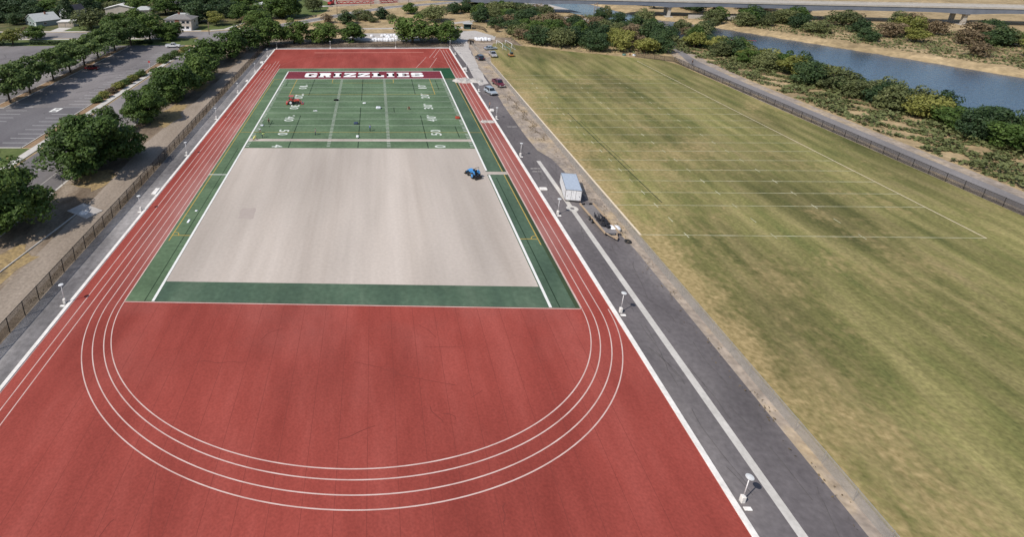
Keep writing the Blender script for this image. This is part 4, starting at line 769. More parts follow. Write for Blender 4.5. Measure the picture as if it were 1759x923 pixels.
# box trailer and flatbed
t = thing('box_trailer', 'white box trailer with a pale blue roof parked on the asphalt', 'trailer', (36.8, -29.0, .03), R(-11))
bm = bmesh.new(); box(bm, (0, 0, 1.27), (2.5, 6.5, 1.9)); obj('box_body', bm, 'trailer_white', t, bevel=.03)
bm = bmesh.new(); box(bm, (0, 0, 2.245), (2.44, 6.44, .05)); obj('roof', bm, 'trailer_roof', t)
bm = bmesh.new()
for s in (-1, 1):
    box(bm, (s * 1.25, 0, 2.22), (.05, 6.56, .1)); box(bm, (s * 1.25, 0, .36), (.05, 6.56, .1))
    for yy in (-3.25, 3.25): box(bm, (s * 1.24, yy, 1.27), (.07, .07, 1.95))
for yy in (-3.265, 3.265): box(bm, (0, yy, 2.22), (2.5, .05, .1)); box(bm, (0, yy, .36), (2.5, .05, .1))
obj('corner_trim', bm, 'chrome', t)
for s in (-1, 1):
    bm = bmesh.new(); box(bm, (s * .58, -3.27, 1.27), (1.1, .04, 1.7)); d = obj('door', bm, 'trailer_white', t, bevel=.01)
    bm = bmesh.new(); box(bm, (s * .95, -3.305, 1.15), (.1, .04, .14)); cyl(bm, (s * .35, -3.305, .45), (s * .35, -3.305, 2.1), .02, n=6); obj('latch', bm, 'chrome', d)
    bm = bmesh.new(); box(bm, (s * 1.1, -3.26, .42), (.18, .06, .08)); obj('tail_light', bm, 'tail', t)
wheels(t, (-1.12, 1.12), (-.45, .4), .33, .22)
bm = bmesh.new(); cyl(bm, (-.6, 3.2, .42), (0, 4.4, .42), .05, n=6); cyl(bm, (.6, 3.2, .42), (0, 4.4, .42), .05, n=6); cyl(bm, (0, 4.2, .05), (0, 4.2, .8), .05, n=8); obj('tow_hitch', bm, 'black', t)
t = thing('flatbed_trailer', 'low flatbed trailer with raw wooden side boards below the white box trailer', 'trailer', (38.1, -38.2, .03), R(3))
bm = bmesh.new(); box(bm, (0, 0, .42), (2.0, 8.6, .12)); obj('deck', bm, 'asphalt_old', t)
for s in (-1, 1):
    bm = bmesh.new(); box(bm, (s * 1.08, 0, .60), (.14, 9.0, .3)); obj('side_board', bm, 'wood', t, bevel=.01)
bm = bmesh.new(); box(bm, (-.6, 4.3, .62), (.5, .06, .3)); box(bm, (.6, 4.3, .62), (.5, .06, .3)); obj('tail_gate', bm, 'black', t)
wheels(t, (-1.25, 1.25), (-.5, .4), .32, .2)
bm = bmesh.new(); cyl(bm, (-.8, -4.3, .45), (0, -6.0, .45), .08, n=6); cyl(bm, (.8, -4.3, .45), (0, -6.0, .45), .08, n=6); box(bm, (0, -5.4, .5), (.7, .5, .2)); obj('tongue', bm, 'wood', t)
rnd = random.Random(8); bm = bmesh.new()
for k in range(26):
    a = Vector((rnd.uniform(-.6, .6), rnd.uniform(-1.9, 1.2), rnd.uniform(.05, .4))); d = Vector((rnd.gauss(0, .25), rnd.uniform(.3, 1.1), rnd.gauss(0, .1))); cyl(bm, a, a + d, rnd.uniform(.03, .09), n=6)
for k in range(14): box(bm, (rnd.uniform(-.6, .7), rnd.uniform(-2.3, .4), rnd.uniform(.1, .35)), (rnd.uniform(.2, .5), rnd.uniform(.2, .5), rnd.uniform(.15, .4)), rnd.random() * 3)
tag(obj('tool_pile', bm, 'cloth_dark', loc=(38.1, -39.0, .51)), 'dark heap of tools and pipes lying on the flatbed trailer', 'tool pile')
def bag(name, label, loc, s, mat, cat='bag', grp=None):
    rnd = random.Random(int(loc[0] * 13 + loc[1] * 7)); bm = bmesh.new(); bmesh.ops.create_cube(bm, size=1); bmesh.ops.subdivide_edges(bm, edges=bm.edges, cuts=3, use_grid_fill=True)
    for v in bm.verts:
        p = v.co; q = Vector((p.x * 2, p.y * 2, p.z * 2)); f = 1 / (1 + .18 * (q.length - 1)); v.co = Vector((p.x * f * s[0] * 1.15, p.y * f * s[1] * 1.15, (p.z * f + .40) * s[2])) + Vector((rnd.gauss(0, .03), rnd.gauss(0, .03), rnd.gauss(0, .03))) * s[0]
        v.co.z = max(0, v.co.z)
    return tag(obj(name, bm, mat, smooth=True, loc=loc), label, cat, grp)
bag('plastic_sack', 'big bright white sack slumped at the end of the flatbed trailer', (39.4, -40.9, .03), (1.3, 1.0, .7), 'white_plastic'); bag('plastic_sack', 'small white sack left of the big sack by the flatbed', (38.7, -41.9, .03), (.7, .5, .4), 'white_plastic')
bm = bmesh.new(); bmesh.ops.create_circle(bm, segments=20, radius=.42)
bm.free(); bm = bmesh.new()
for k in range(20):
    a = 2 * PI * k / 20; b = 2 * PI * (k + 1) / 20; cyl(bm, (.36 * math.cos(a), .36 * math.sin(a), .14), (.36 * math.cos(b), .36 * math.sin(b), .14), .13, n=8)
tag(obj('loose_tyre', bm, 'rubber', smooth=True, loc=(40.0, -44.2, .03)), 'black loose tyre lying on the asphalt below the flatbed trailer', 'tyre')
# soccer goals, small crane machine
def goal(label, loc, rz):
    t = thing('soccer_goal', label, 'soccer goal', loc, rz, 'white soccer goals stored on the grass')
    for s in (-1, 1): bm = bmesh.new(); cyl(bm, (s * 3.6, 0, 0), (s * 3.6, 0, 2.4), .07, n=10); obj('goal_post', bm, 'white_metal', t, True)
    bm = bmesh.new(); cyl(bm, (-3.67, 0, 2.4), (3.67, 0, 2.4), .07, n=10); obj('crossbar', bm, 'white_metal', t, True)
    bm = bmesh.new()
    for s in (-1, 1): cyl(bm, (s * 3.6, 0, 2.4), (s * 3.6, 1.6, .05), .035, n=6)
    cyl(bm, (-3.6, 1.6, .05), (3.6, 1.6, .05), .035, n=6); obj('back_stay', bm, 'white_metal', t)
goal('white soccer goal frame nearer the grey vehicle', (50.3, 88.6, .02), R(-84)); goal('white soccer goal frame further right by the small crane', (53.7, 89.0, .02), R(-84))
t = thing('boom_lift', 'small orange wheeled machine with a raised teal boom on the practice field corner', 'machine', (51.4, 75.2, .03), R(10)); bm = bmesh.new(); box(bm, (0, 0, .62), (1.5, 2.2, .5)); obj('chassis', bm, 'orange_paint', t, bevel=.06)
bm = bmesh.new(); cyl(bm, (0, .2, .9), (.25, 1.6, 2.3), .17, .13, 8); cyl(bm, (.25, 1.6, 2.3), (-.9, 4.6, 3.0), .13, .09, 8); obj('boom', bm, 'teal_paint', t); bm = bmesh.new(); box(bm, (.1, -.4, 1.2), (.9, .8, .8)); obj('cab', bm, 'glass', t, bevel=.05); wheels(t, (-.75, .75), (-.75, .75), .36, .26)

# ------------------------------------------------------------------ people
def person(label, loc, rz, pose, shirt, legs, hat=None, k=.9, skin='skin'):
    """one skinned body; pose gives joints (x right, y forward, z up) for a 1.75 m figure"""
    P = dict(stand=dict(hip=(0, 0, .93), chest=(0, .02, 1.32), neck=(0, .03, 1.5), head=(0, .06, 1.63), kn=[(-.11, .03, .5), (.11, .05, .5)], ft=[(-.12, -.02, .07), (.13, .06, .07)], el=[(-.27, -.03, 1.13), (.27, .02, 1.13)], hd=[(-.27, .12, .9), (.27, .18, .92)]),
             walk=dict(hip=(0, 0, .92), chest=(0, .04, 1.31), neck=(0, .07, 1.49), head=(0, .11, 1.61), kn=[(-.1, .2, .52), (.1, -.03, .48)], ft=[(-.1, .24, .08), (.1, -.34, .12)], el=[(-.25, -.18, 1.12), (.25, .14, 1.12)], hd=[(-.25, -.1, .88), (.24, .34, .98)]),
             bend=dict(hip=(0, -.12, .88), chest=(0, .26, 1.08), neck=(0, .44, 1.12), head=(0, .57, 1.12), kn=[(-.14, .06, .48), (.14, .1, .48)], ft=[(-.16, -.06, .07), (.16, .02, .07)], el=[(-.24, .42, .86), (.24, .44, .84)], hd=[(-.14, .55, .6), (.16, .56, .58)]),
             kneel=dict(hip=(0, -.2, .42), chest=(0, .1, .68), neck=(0, .25, .8), head=(0, .36, .86), kn=[(-.15, .12, .1), (.16, .16, .12)], ft=[(-.14, -.38, .08), (.15, -.36, .08)], el=[(-.25, .3, .5), (.26, .32, .48)], hd=[(-.16, .52, .2), (.2, .54, .18)]))[pose]
    V, E_, RD, TG = [], [], [], []
    def add(p, r, tg, parent=None):
        V.append(tuple(p)); RD.append(r if isinstance(r, tuple) else (r, r)); TG.append(tg)
        if parent is not None: E_.append((parent, len(V) - 1))
        return len(V) - 1
    hip = add(P['hip'], (.155, .115), 'legs'); mid = add(Vector(P['hip']).lerp(Vector(P['chest']), .5), (.14, .105), 'shirt', hip); ch = add(P['chest'], (.18, .12), 'shirt', mid)
    nk = add(P['neck'], .058, 'skin', ch); hd = add(P['head'], (.078, .095), 'skin', nk); v = Vector(P['head']) - Vector(P['neck']); add(Vector(P['head']) + v.normalized() * .10, (.07, .085), 'skin', hd); add(Vector(P['head']) + Vector((0, .105, .0)), .018, 'skin', hd)
    for i, s in ((0, -1), (1, 1)):
        a = add(Vector(P['hip']) + Vector((s * .1, 0, -.06)), .095, 'legs', hip); b = add(P['kn'][i], .062, 'legs', a); c = add(P['ft'][i], .045, 'shoe', b); add(Vector(P['ft'][i]) + Vector((s * .02, .17, -.02)), (.045, .035), 'shoe', c)
        sh = add(Vector(P['chest']) + Vector((s * .18, 0, .10)), .062, 'shirt', ch); e = add(P['el'][i], .043, 'shirt', sh); h = add(P['hd'][i], .032, 'skin', e)
        d = (Vector(P['hd'][i]) - Vector(P['el'][i])).normalized(); pl = add(Vector(P['hd'][i]) + d * .06, (.04, .02), 'skin', h)
        sd = d.cross(Vector((0, 1, 0.3))).normalized()
        for f, ln_ in ((-1.5, .065), (-.5, .08), (.5, .078), (1.5, .06)): add(Vector(V[pl]) + d * ln_ + sd * f * .022, .009, 'skin', pl)
        add(Vector(P['hd'][i]) + d * .04 + Vector((-s * .05, .03, 0)), .011, 'skin', h)
    me = bpy.data.meshes.new('b'); me.from_pydata(V, E_, []); o = bpy.data.objects.new('b', me); COL.objects.link(o); m = o.modifiers.new('s', 'SKIN'); m.use_smooth_shade = True; o.modifiers.new('d', 'SUBSURF').levels = 1
    for i, sv in enumerate(me.skin_vertices[0].data): sv.radius = RD[i]; sv.use_root = (i == 0)
    bpy.context.view_layer.update(); bmme = bpy.data.meshes.new_from_object(o.evaluated_get(bpy.context.evaluated_depsgraph_get())); bpy.data.objects.remove(o); bmme.name = 'person'
    bmme.materials.clear()
    key = {'shirt': shirt, 'legs': legs, 'skin': skin, 'shoe': 'cloth_dark'}; ks = list(key)
    for q in ks: bmme.materials.append(M[key[q]])
    segs = [(Vector(V[a]), Vector(V[b]), TG[b]) for a, b in E_]
    for p in bmme.polygons:
        c = p.center; best = min(segs, key=lambda s_: (c - (s_[0] + (s_[1] - s_[0]) * max(0, min(1, (c - s_[0]).dot(s_[1] - s_[0]) / max(1e-9, (s_[1] - s_[0]).length_squared))))).length); p.material_index = ks.index(best[2])
    ob = bpy.data.objects.new('person', bmme); COL.objects.link(ob); ob.location = loc; ob.rotation_euler = (0, 0, rz); ob.scale = (k, k, k); tag(ob, label, 'person')
    H = Vector(P['head']); hb = bmesh.new(); ball(hb, H + Vector((0, -.02, .065)), (.105, .118, .085), 2)
    if hat: cyl(hb, H + Vector((0, .05, .06)), H + Vector((0, .05, .075)), .15, n=16)
    obj('hat' if hat else 'hair', hb, hat or 'hair', ob, True)
    return ob
person('person in black clothes walking on the left part of the turf', (-21.6, 5.4, .07), R(160), 'stand', 'cloth_black', 'cloth_black', k=.88)
person('person in a white shirt bending beside the bare strip', (-22.6, -.3, .07), R(200), 'bend', 'cloth_white', 'cloth_khaki', 'cloth_white')
person('person in a lime green vest bending over the bare strip', (-21.5, -3.3, .07), R(-100), 'bend', 'cloth_lime', 'cloth_jean', 'cloth_lime')
person('person in pale yellow kneeling at the end of the bare strip', (-23.0, -4.6, .05), R(-70), 'kneel', 'cloth_yellow', 'cloth_yellow', 'cloth_yellow', 1.0)
person('person in grey standing on the turf between the left numbers and the hash marks', (-9.8, -1.6, .07), R(100), 'stand', 'cloth_grey', 'cloth_jean')
person('person in a blue shirt standing near the middle of the turf', (2.3, .9, .07), R(-60), 'stand', 'cloth_blue', 'cloth_jean')
person('person in a reddish shirt crouching on the turf right of the centre', (12.1, 16.3, .07), R(150), 'kneel', 'cloth_red', 'cloth_dark')
person('person in an orange shirt standing by the right track kerb', (32.6, 18.0, .02), R(80), 'stand', 'cloth_orange', 'cloth_khaki', k=.9)
person('person in dark clothes walking on the riverside path', (106.6, 62.3, .03), R(170), 'walk', 'cloth_dark', 'cloth_dark', k=.95)
person('person sitting low in red clothes at the far edge of the practice field', (92.6, 75.5, .03), R(160), 'kneel', 'cloth_red', 'cloth_dark', k=1.0)
bag('canvas_bag', 'pale bag on the grass beside the red clothed person', (94.0, 75.3, .02), (.9, .7, .6), 'cloth_white'); bag('canvas_bag', 'grey green bag on the grass left of the red clothed person', (90.8, 76.0, .02), (.9, .8, .7), 'teal_paint')
bag('turf_scrap', 'small white paper sack standing on the turf just behind the bare strip', (-.4, -3.0, .07), (.5, .5, .5), 'white_plastic', 'sack'); bag('turf_scrap', 'small white scrap lying near the centre of the turf', (.7, 21.4, .065), (.7, .5, .2), 'white_plastic', 'scrap')
bag('infill_bag', 'pale bag with a dark side right of the centre line on the turf', (4.4, 17.1, .065), (1.1, .8, .5), 'cloth_white'); bag('tool_bag', 'dark blue tool bag on the turf left of the centre line', (-1.0, 5.6, .065), (.9, .7, .5), 'cloth_jean'); bag('tool_bag', 'black tool bag on the left hash marks of the turf', (-6.9, 23.9, .065), (1.1, .6, .35), 'cloth_black'); bag('tool_bag', 'reddish bundle against the right sideline of the turf', (23.3, 9.6, .065), (.9, .9, .45), 'cloth_red')
bag('turf_scrap', 'small white scrap beside the left sideline above the white shirted person', (-23.0, 4.2, .065), (.6, .5, .3), 'cloth_white', 'scrap'); bag('turf_scrap', 'white scrap of cut marking right of the red tractor', (-11.6, 15.2, .065), (.9, .4, .08), 'white_plastic', 'scrap')
bag('turf_scrap', 'thin pale curl of scrap on the left green side strip', (-26.2, -39.5, .065), (.3, .9, .08), 'white_plastic', 'scrap'); bag('turf_scrap', 'dot of white scrap on the left green side strip', (-26.0, -36.2, .065), (.35, .3, .1), 'white_plastic', 'scrap')
# gravel ramps over the track
def mound(name, label, loc, L_, W_, h, seed, mat='rubble', rz=0):
    rnd = random.Random(seed); bm = bmesh.new(); nx, ny = 28, 12; g = []
    for j in range(ny + 1):
        row = []
        for i in range(nx + 1):
            u_, v_ = i / nx * 2 - 1, j / ny * 2 - 1; e = max(0, 1 - max(abs(u_) ** 3, abs(v_) ** 2)); k = 1 + .15 * math.sin(5 * v_ + seed) + .15 * math.sin(11 * u_ + seed) + .45 * rnd.uniform(-1, 1)
            row.append(bm.verts.new((u_ * L_ / 2 * (1 + .08 * math.sin(4 * v_ + 1) + rnd.uniform(-.015, .015)), v_ * W_ / 2 * (1 + .16 * math.sin(6 * u_ + seed) + rnd.uniform(-.05, .05)), max(-.01, h * min(1, e * 2.2) * k - .005))))
        g.append(row)
    for j in range(ny):
        for i in range(nx): bm.faces.new((g[j][i], g[j][i + 1], g[j + 1][i + 1], g[j + 1][i]))
    o = obj(name, bm, mat, smooth=True, loc=loc); o.rotation_euler.z = rz; return tag(o, label, 'gravel pile')
mound('gravel_ramp', 'pale gravel ramp laid across the right side of the track', (31.2, 43.0, .05), 8.6, 4.4, .5, 3)
mound('gravel_ramp', 'small grey rubble patch on the right track lanes beside the lamp', (30.0, 7.2, .05), 3.2, 1.5, .18, 5)
mound('dirt_clods', 'dark dirt clods on the left outer lane below the corner trees', (-33.2, 57.5, .045), .9, .5, .1, 6, 'cloth_dark')
# bulk bags behind the far fence
n = 0
for lab, grp, L_ in (('white bulk bag in the front double row behind the far fence', 'white bulk bags in the front rows behind the track', [(2.9 + 1.18 * i, y) for y in (103.3, 105.0) for i in range(9 if y > 104 else 8)]),
                     ('white bulk bag in the scattered back row behind the far fence', 'white bulk bags in the back row behind the track', [(2.4, 112.6), (6.6, 112.4), (8.0, 113), (9.3, 112.6), (10.6, 112.9), (11.9, 112.5), (13.1, 112.9), (8.8, 110.6), (9.6, 108.2), (12.8, 111.2)]),
                     ('greyish white bulk bag in the cluster beside the dark gate', 'bulk bags beside the gate', [(44.6 + 1.2 * i, y) for y in (103.0, 104.8) for i in range(5)])):
    for x, y in L_:
        if grp.endswith('gate') and y > 104 and x > 49: continue
        n += 1; bag('bulk_bag', lab, (x + .1 * math.sin(n * 3), y + .15 * math.sin(n * 5), .03), (1.05, 1.05, 1.15 + .12 * math.sin(n * 2)), 'white_plastic', 'bulk bag', grp)
bm = bmesh.new()
for k in range(3): box(bm, (0, k * .22, .08 + .13 * (k == 1)), (6.0, .18, .12))
tag(obj('lumber_stack', bm, 'wood', loc=(8.0, 94.6, .02)), 'pale lumber boards on the ground in front of the white bags', 'lumber')
# the small pavilion by the back drive
t = thing('pavilion', 'small open shelter with a flat pale roof behind the track trees', 'shelter', (45.2, 130.5, 0), R(-12)); bm = bmesh.new(); box(bm, (0, 0, 2.5), (4.2, 3.6, .22)); obj('roof', bm, 'roof_light', t, bevel=.03)
for sx in (-1, 1):
    for sy in (-1, 1): bm = bmesh.new(); box(bm, (sx * 1.85, sy * 1.5, 1.2), (.16, .16, 2.42)); obj('post', bm, 'wood', t)
bm = bmesh.new(); box(bm, (0, 1.0, 1.0), (3.4, .15, 2.0)); box(bm, (0, 0, .5), (2.6, 1.4, 1.0)); obj('counter', bm, 'siding_dark', t)
fence('chain_link_fence', 'short dark fence beside the small open shelter', [(47.6, 133), (51.5, 127), (51.8, 121)], 1.5, 2.5, 'fence_black', 'black', .04)

# ------------------------------------------------------------------ houses
def roof_gable(bm, w_, d, h0, h1, over=.4):
    """ridge along y; gable ends at +-d/2"""
    W2 = w_ / 2 + over; D2 = d / 2 + over; sl = (h1 - h0) / (w_ / 2); e = h0 - sl * over
    for s in (-1, 1):
        a = [(s * W2, -D2, e), (0, -D2, h1), (0, D2, h1), (s * W2, D2, e)]; lo_ = [bm.verts.new(p) for p in a]; up = [bm.verts.new((p[0], p[1], p[2] + .16)) for p in a]
        bm.faces.new(lo_); bm.faces.new(up)
        for i in range(4): bm.faces.new((lo_[i], lo_[(i + 1) % 4], up[(i + 1) % 4], up[i]))
def roof_hip(bm, w_, d, h0, h1, over=.6):
    X, Y = w_ / 2 + over, d / 2 + over; r = max(.1, X - Y)
    b = [bm.verts.new(p) for p in ((-X, -Y, h0), (X, -Y, h0), (X, Y, h0), (-X, Y, h0))]; t1, t2 = bm.verts.new((-r, 0, h1)), bm.verts.new((r, 0, h1))
    bm.faces.new((b[0], b[1], t2, t1)); bm.faces.new((b[1], b[2], t2)); bm.faces.new((b[2], b[3], t1, t2)); bm.faces.new((b[3], b[0], t1)); bm.faces.new(b)
def window(t, x, y, z, w_, h, face='y'):
    bm = bmesh.new()
    if face == 'y': box(bm, (x, y, z), (w_ + .16, .08, h + .16))
    else: box(bm, (x, y, z), (.08, w_ + .16, h + .16))
    f = obj('window', bm, 'white_metal', t); bm = bmesh.new()
    s = -.03 if face == 'y' else .03
    if face == 'y': box(bm, (x, y + s, z), (w_, .06, h))
    else: box(bm, (x + s, y, z), (.06, w_, h))
    obj('pane', bm, 'glass', f); return f
def house(name, label, loc, rz, w_, d, h0, h1, wall, roof, kind='gable', wins=(), cat='house'):
    t = thing(name, label, cat, loc, rz); bm = bmesh.new()
    if kind == 'gable': prism(bm, [(-w_ / 2, 0), (w_ / 2, 0), (w_ / 2, h0), (0, h1), (-w_ / 2, h0)], d); bmesh.ops.rotate(bm, verts=bm.verts, matrix=Matrix.Rotation(R(90), 3, 'Z'))
    else: box(bm, (0, 0, h0 / 2), (w_, d, h0))
    obj('wall', bm, wall, t); bm = bmesh.new()
    if kind == 'gable': roof_gable(bm, w_, d, h0 + .02, h1 + .02)
    elif kind == 'hip': roof_hip(bm, w_, d, h0 + .02, h1)
    else: box(bm, (0, 0, h0 + .13), (w_ + .7, d + .7, .24))
    rf = obj('roof', bm, roof, t)
    for x, y, z, a, b, fc in wins: window(t, x, y, z, a, b, fc)
    return t, rf
# grey green gabled house, its carport garage and the white house behind
t, rf = house('gabled_house', 'grey green gabled house with a light grey roof and red chimney', (-163.0, 151.5, 0), R(-40), 15, 11, 2.7, 5.6, 'siding_green', 'roof_light', 'gable', [(-4, -5.53, 1.5, 1.6, 1.1, 'y'), (0, -5.53, 1.5, 1.4, 1.1, 'y'), (0, -5.53, 3.9, 1.0, .9, 'y'), (4.2, -5.53, 1.5, 1.2, 1.1, 'y'), (7.53, -1.5, 1.5, 1.4, 1.0, 'x')])
bm = bmesh.new(); box(bm, (1.6, 1.2, 5.6), (.7, .7, 1.2)); obj('chimney', bm, 'brick', rf)
bm = bmesh.new(); box(bm, (6.2, -5.55, 1.05), (.95, .08, 2.05)); obj('door', bm, 'white_metal', t)
t, rf = house('garage', 'low garage with a white flat roof and two beige doors beside the gabled house', (-146.6, 145.6, 0), R(8), 7.2, 6.2, 2.5, 0, 'siding_tan', 'roof_white', 'flat', cat='garage')
for x in (-1.75, 1.75):
    bm = bmesh.new(); box(bm, (x, -3.13, 1.1), (2.9, .08, 2.1))
    for k in range(3): box(bm, (x, -3.18, .5 + .55 * k), (2.8, .05, .04))
    obj('garage_door', bm, 'beige_door', t)
house('gabled_house', 'white gabled house with a dark roof behind the green house', (-154.5, 165.5, 0), R(-28), 8, 10, 4.2, 7.6, 'siding_white', 'roof_dark', 'gable', [(0, -5.03, 4.6, .9, 1.2, 'y'), (-2.2, -5.03, 1.7, 1, 1.2, 'y'), (2.2, -5.03, 1.7, 1, 1.2, 'y')])
# cream two-storey house
t, rf = house('two_storey_house', 'cream two storey house with brick centre and grey hipped roof', (-86.4, 135.2, 0), R(-3), 12.6, 8.6, 5.2, 6.9, 'siding_tan', 'roof_grey', 'hip', [(-4.6, -4.33, 3.9, 1.7, 1.1, 'y'), (-2.6, -4.33, 3.9, 1.2, 1.1, 'y'), (2.6, -4.33, 3.9, 1.5, 1.1, 'y'), (4.7, -4.33, 3.9, 1.3, 1.1, 'y'), (2.2, -4.33, 1.5, 1.4, 1.2, 'y'), (4.4, -4.33, 1.5, 1.4, 1.2, 'y'), (-4.2, -4.33, 1.5, 1.6, 1.2, 'y'), (6.33, 0, 3.9, 1.2, 1.1, 'x'), (6.33, 2.4, 1.5, 1.2, 1.1, 'x')])
bm = bmesh.new(); box(bm, (-.35, -4.36, 2.6), (1.9, .14, 5.16)); obj('brick_panel', bm, 'brick', t)
bm = bmesh.new(); box(bm, (3.2, -4.34, .75), (5.6, .07, 1.48)); obj('white_band', bm, 'siding_white', t)
bm = bmesh.new(); box(bm, (-.35, -4.46, 1.05), (.95, .07, 2.05)); obj('door', bm, 'siding_white', t)
bm = bmesh.new(); box(bm, (-1.2, 1.0, 6.9), (.8, .8, 1.1)); obj('chimney', bm, 'brick', rf)
house('low_house', 'house with a pale roof directly behind the cream two storey house', (-90.5, 151.5, 0), R(-3), 13, 9, 3.6, 5.2, 'siding_tan', 'roof_light', 'hip')
for i, (x, y, a, b, h, r, rm, lab) in enumerate([(-135.5, 181, 15, 8, 4.2, 6, 'roof_white', 'white roofed building behind the tall conifer'), (-121, 176.5, 9, 6, 3.6, 6, 'roof_light', 'low pale roofed shed in the trees right of the white roofed building'), (-112.5, 199, 13, 6, 3, -4, 'roof_white', 'long white roofed building at the back left skyline'), (-56.5, 196, 14, 9, 3.2, -30, 'roof_light', 'pale roofed house at the top among trees beside the park'), (-230, 224, 9, 7, 3, 10, 'roof_white', 'white roofed house in the far left corner'), (-205, 172, 8, 5, 2.6, 20, 'roof_dark', 'dark low carport at the left picture edge')]):
    house('low_house', lab, (x, y, 0), R(r), a, b, h, h + 1.7, 'siding_tan', rm, 'hip' if rm != 'roof_white' else 'gable', [(0, -b / 2 - .03, 1.5, 1.4, 1, 'y'), (a / 3, -b / 2 - .03, 1.5, 1.2, 1, 'y')])

# ------------------------------------------------------------------ bridge
d = Vector((148.6 - 92.7, 160.4 - 174.8, 0)).normalized(); ang = math.atan2(d.y, d.x); q = Vector((-d.y, d.x, 0)); B0 = Vector((92.7, 174.8, 0)) + q * 5.0
t = thing('road_bridge', 'long road bridge crossing the river at the top right', 'bridge', tuple(B0), ang); bm = bmesh.new()
box(bm, (150, 0, 7.3), (420, 11.5, .3)); obj('deck', bm, 'bridge_conc', t)
for s in (-1, 1):
    bm = bmesh.new(); box(bm, (150, s * 5.6, 7.68), (420, .3, .46)); obj('parapet', bm, 'bridge_conc', t)
    bm = bmesh.new()      # girder, deeper over the piers
    A, Bv = [], []
    for k in range(-60, 361, 3):
        dd = min(abs(k - p_) for p_ in (-31, 0, 57.7, 115, 172, 230, 290, 350)); z = 5.25 - .75 * max(0, 1 - dd / 14) ** 1.6
        A.append((k, z))
    vs = [[bm.verts.new((x, s * 5.3 + o_, zz)) for x, zz in pts] for o_ in (-.2, .2) for pts in (A, [(x, 7.15) for x, _ in A])]
    for i in range(len(A) - 1):
        bm.faces.new((vs[0][i], vs[0][i + 1], vs[1][i + 1], vs[1][i])); bm.faces.new((vs[2][i], vs[2][i + 1], vs[3][i + 1], vs[3][i])); bm.faces.new((vs[0][i], vs[0][i + 1], vs[2][i + 1], vs[2][i]))
    obj('girder', bm, 'bridge', t)
for x in (-31, 0, 57.7, 115, 172, 230, 290):
    bm = bmesh.new()
    for yy in (-3.6, 3.6): box(bm, (x, yy, 1.4), (1.3, 1.5, 6.3))
    box(bm, (x, 0, 4.35), (1.5, 10.4, .45))
    if x > 50: box(bm, (x, 0, -1.0), (3.4, 12, 2.2))
    obj('pier', bm, 'bridge_conc', t, bevel=.05)
pq = lambda x, yy: B0 + d * x + q * yy
bm = bmesh.new(); P0 = pq(64, -9); box(bm, (0, 0, .8), (46, .7, 2.0)); o = obj('retaining_wall', bm, 'bridge_conc', loc=(P0.x + 24 * d.x, P0.y + 24 * d.y, 0)); o.rotation_euler.z = ang; tag(o, 'pale concrete wall on the far river bank beside the bridge pier', 'wall')
bm = bmesh.new(); box(bm, (0, 0, .8), (1, .3, .5))
for k in (-.45, .45): box(bm, (k, 0, .3), (.06, .3, .7))
o = obj('red_barrier', bm, 'red_steel', loc=(150.5, 108, gz(150.5, 108))); o.scale = (11, 1.2, 1.3); o.rotation_euler.z = R(-14); tag(o, 'long red and white barrier on the far river bank', 'barrier')

# ------------------------------------------------------------------ poles, signs, road work
def pole(x, y, h, label, arm=True):
    t = thing('utility_pole', label, 'utility pole', (x, y, 0)); bm = bmesh.new(); cyl(bm, (0, 0, -.2), (0, 0, h), .17, .12, 8); obj('pole', bm, 'pole_wood', t, True)
    if arm:
        bm = bmesh.new(); box(bm, (0, 0, h - .7), (2.0, .12, .14)); a = obj('crossarm', bm, 'pole_wood', t)
        for s in (-.9, 0, .9): bm = bmesh.new(); cyl(bm, (s, 0, h - .62), (s, 0, h - .35), .06, n=8); obj('insulator', bm, 'white_metal', a)
pole(-16.4, 177.1, 5.6, 'thin dark pole on the bare verge left of the red machinery', False); pole(1.5, 207.6, 6.5, 'dark pole standing before the construction lot', False); pole(23.5, 206, 8, 'dark pole beside the far road above the grey green willow', False)
pole(112.9, 162.5, 6.6, 'pale pole with a crossarm, left of the pair by the river'); pole(116.2, 168.1, 6.3, 'pale pole with a crossarm, right of the pair by the river'); pole(-69.5, 121, 5.5, 'thin grey pole at the street corner near the cream house', False)
t = thing('road_sign', 'dark backed road sign on a post at the edge of the access road', 'sign', (-53.4, -27.3, 0), R(60)); bm = bmesh.new(); cyl(bm, (0, 0, -.1), (0, 0, 2.2), .045, n=8); obj('post', bm, 'galv', t)
bm = bmesh.new(); box(bm, (0, -.06, 1.85), (.46, .03, .46)); obj('sign_plate', bm, 'cloth_dark', t, bevel=.01)
t = thing('road_sign', 'small white and red sign at the near end of the far hedge', 'sign', (-72.6, 61.5, 0), R(-20)); bm = bmesh.new(); cyl(bm, (0, 0, -.1), (0, 0, 2.0), .05, n=8); obj('post', bm, 'white_metal', t); bm = bmesh.new(); box(bm, (0, -.07, 1.9), (.8, .03, .6)); obj('sign_plate', bm, 'red_steel', t)
bm = bmesh.new(); box(bm, (0, 0, .4), (1.1, .9, .8)); box(bm, (0, 0, .83), (1.2, 1.0, .06)); tag(obj('utility_box', bm, 'siding_dark', bevel=.04, loc=(-72.6, -17.0, .0)), 'dull green utility box on the corner lawn', 'utility box')
bm = bmesh.new(); ball(bm, (0, 0, .25), (.5, .4, .32)); tag(obj('boulder', bm, 'gold_grass', smooth=True, loc=(-71.4, -15.4, 0)), 'small tan boulder beside the utility box', 'boulder')
tree('bush', -77.0, -13.0, 2.6, 1.8, 'dark round bush on the corner lawn at the left edge', None, 'shrub', 'shrub')
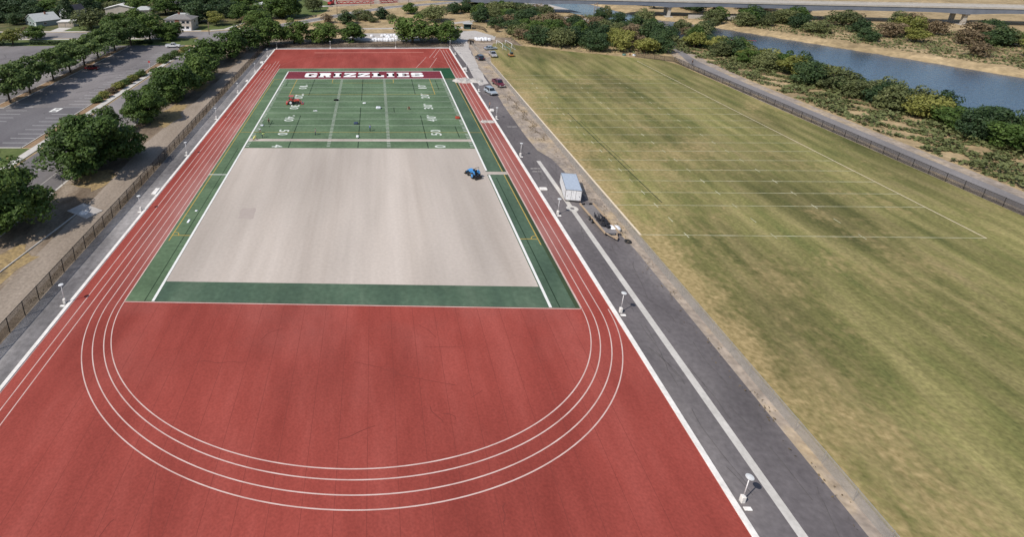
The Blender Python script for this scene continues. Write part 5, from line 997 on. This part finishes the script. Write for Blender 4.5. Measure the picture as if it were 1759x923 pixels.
bm = bmesh.new(); box(bm, (0, 0, .05), (5.2, 3.0, .12)); o = obj('manhole_slab', bm, 'dust', bevel=.03, loc=(-44.6, -36.5, .02)); o.rotation_euler.z = R(-28); tag(o, 'pale concrete slab in the dirt near the left fence', 'slab')  # slab takes a darker tone to stand in for the tree's shade
bm = bmesh.new(); cyl(bm, (0, 0, 0), (0, 0, .07), .75, n=20); tag(obj('manhole_cover', bm, 'kerb', loc=(-44.4, -37.2, .09)), 'round white cover on the shaded concrete slab', 'cover')
bm = bmesh.new(); box(bm, (0, 0, .08), (.14, 17, .16)); o = obj('edging_board', bm, 'concrete', loc=(-46.6, -45.5, .0)); o.rotation_euler.z = R(-8); tag(o, 'long pale edging along the dirt path near the bottom left tree', 'edging')
def curb(name, label, x0, y0, x1, y1): pass
# red machinery at the top: an excavator with its arm down and a long lattice section
t = thing('excavator', 'bright red excavator arm bent down onto the construction dirt', 'excavator', (-22.5, 214.5, 0), R(-35))
bm = bmesh.new(); box(bm, (0, 0, 1.2), (2.6, 3.2, 1.3)); obj('body', bm, 'red_steel', t, bevel=.08); bm = bmesh.new(); box(bm, (-.7, .9, 2.1), (1.1, 1.4, 1.4)); obj('cab', bm, 'glass', t, bevel=.06)
for s in (-1, 1): bm = bmesh.new(); box(bm, (s * 1.1, 0, .4), (.55, 3.8, .8)); obj('track', bm, 'rubber', t, bevel=.15)
bm = bmesh.new(); prism(bm, [(1.2, 1.4), (3.6, 4.0), (4.4, 4.0), (4.3, 3.5), (1.8, 1.0)], .6); obj('boom', bm, 'red_paint', t, bevel=.05); bm = bmesh.new(); prism(bm, [(3.9, 4.0), (4.6, 3.9), (6.3, .9), (5.9, .6)], .5); obj('arm', bm, 'red_paint', t, bevel=.05)
bm = bmesh.new(); prism(bm, [(5.7, .9), (6.4, .9), (6.6, .1), (5.4, .15)], 1.0); obj('bucket', bm, 'red_paint', t)
def lattice(label, loc, rz, L_):
    t = thing('steel_truss', label, 'steel truss', loc, rz, None); bm = bmesh.new(); n = int(L_ / 2)
    for yy in (-.8, .8):
        for z in (.15, 1.6): box(bm, (0, yy, z), (L_, .22, .22))
    obj('chord', bm, 'red_steel', t); bm = bmesh.new()
    for yy in (-.8, .8):
        for k in range(n):
            a = -L_ / 2 + k * L_ / n; b = a + L_ / n; z = (.2, 1.5) if k % 2 else (1.5, .2); cyl(bm, (a, yy, z[0]), (b, yy, z[1]), .1, n=6)
    for k in range(n + 1): a = -L_ / 2 + k * L_ / n; box(bm, (a, 0, 1.6), (.15, 1.6, .15))
    obj('brace', bm, 'red_steel', t)
lattice('long dark red steel truss lying across the top of the construction lot', (-7.5, 219.5, 0), R(4), 22); lattice('shorter red steel truss stack at the right of the construction lot', (12.5, 222, 0), R(22), 12)
bm = bmesh.new()
for k in range(5): cyl(bm, (0, k * .5, .25), (9, k * .5 + .2, .25), .24, n=10)
tag(obj('pipe_stack', bm, 'concrete', smooth=True, loc=(-30, 205.5, 0)), 'pale pipes lying on the dirt left of the red excavator', 'pipes')
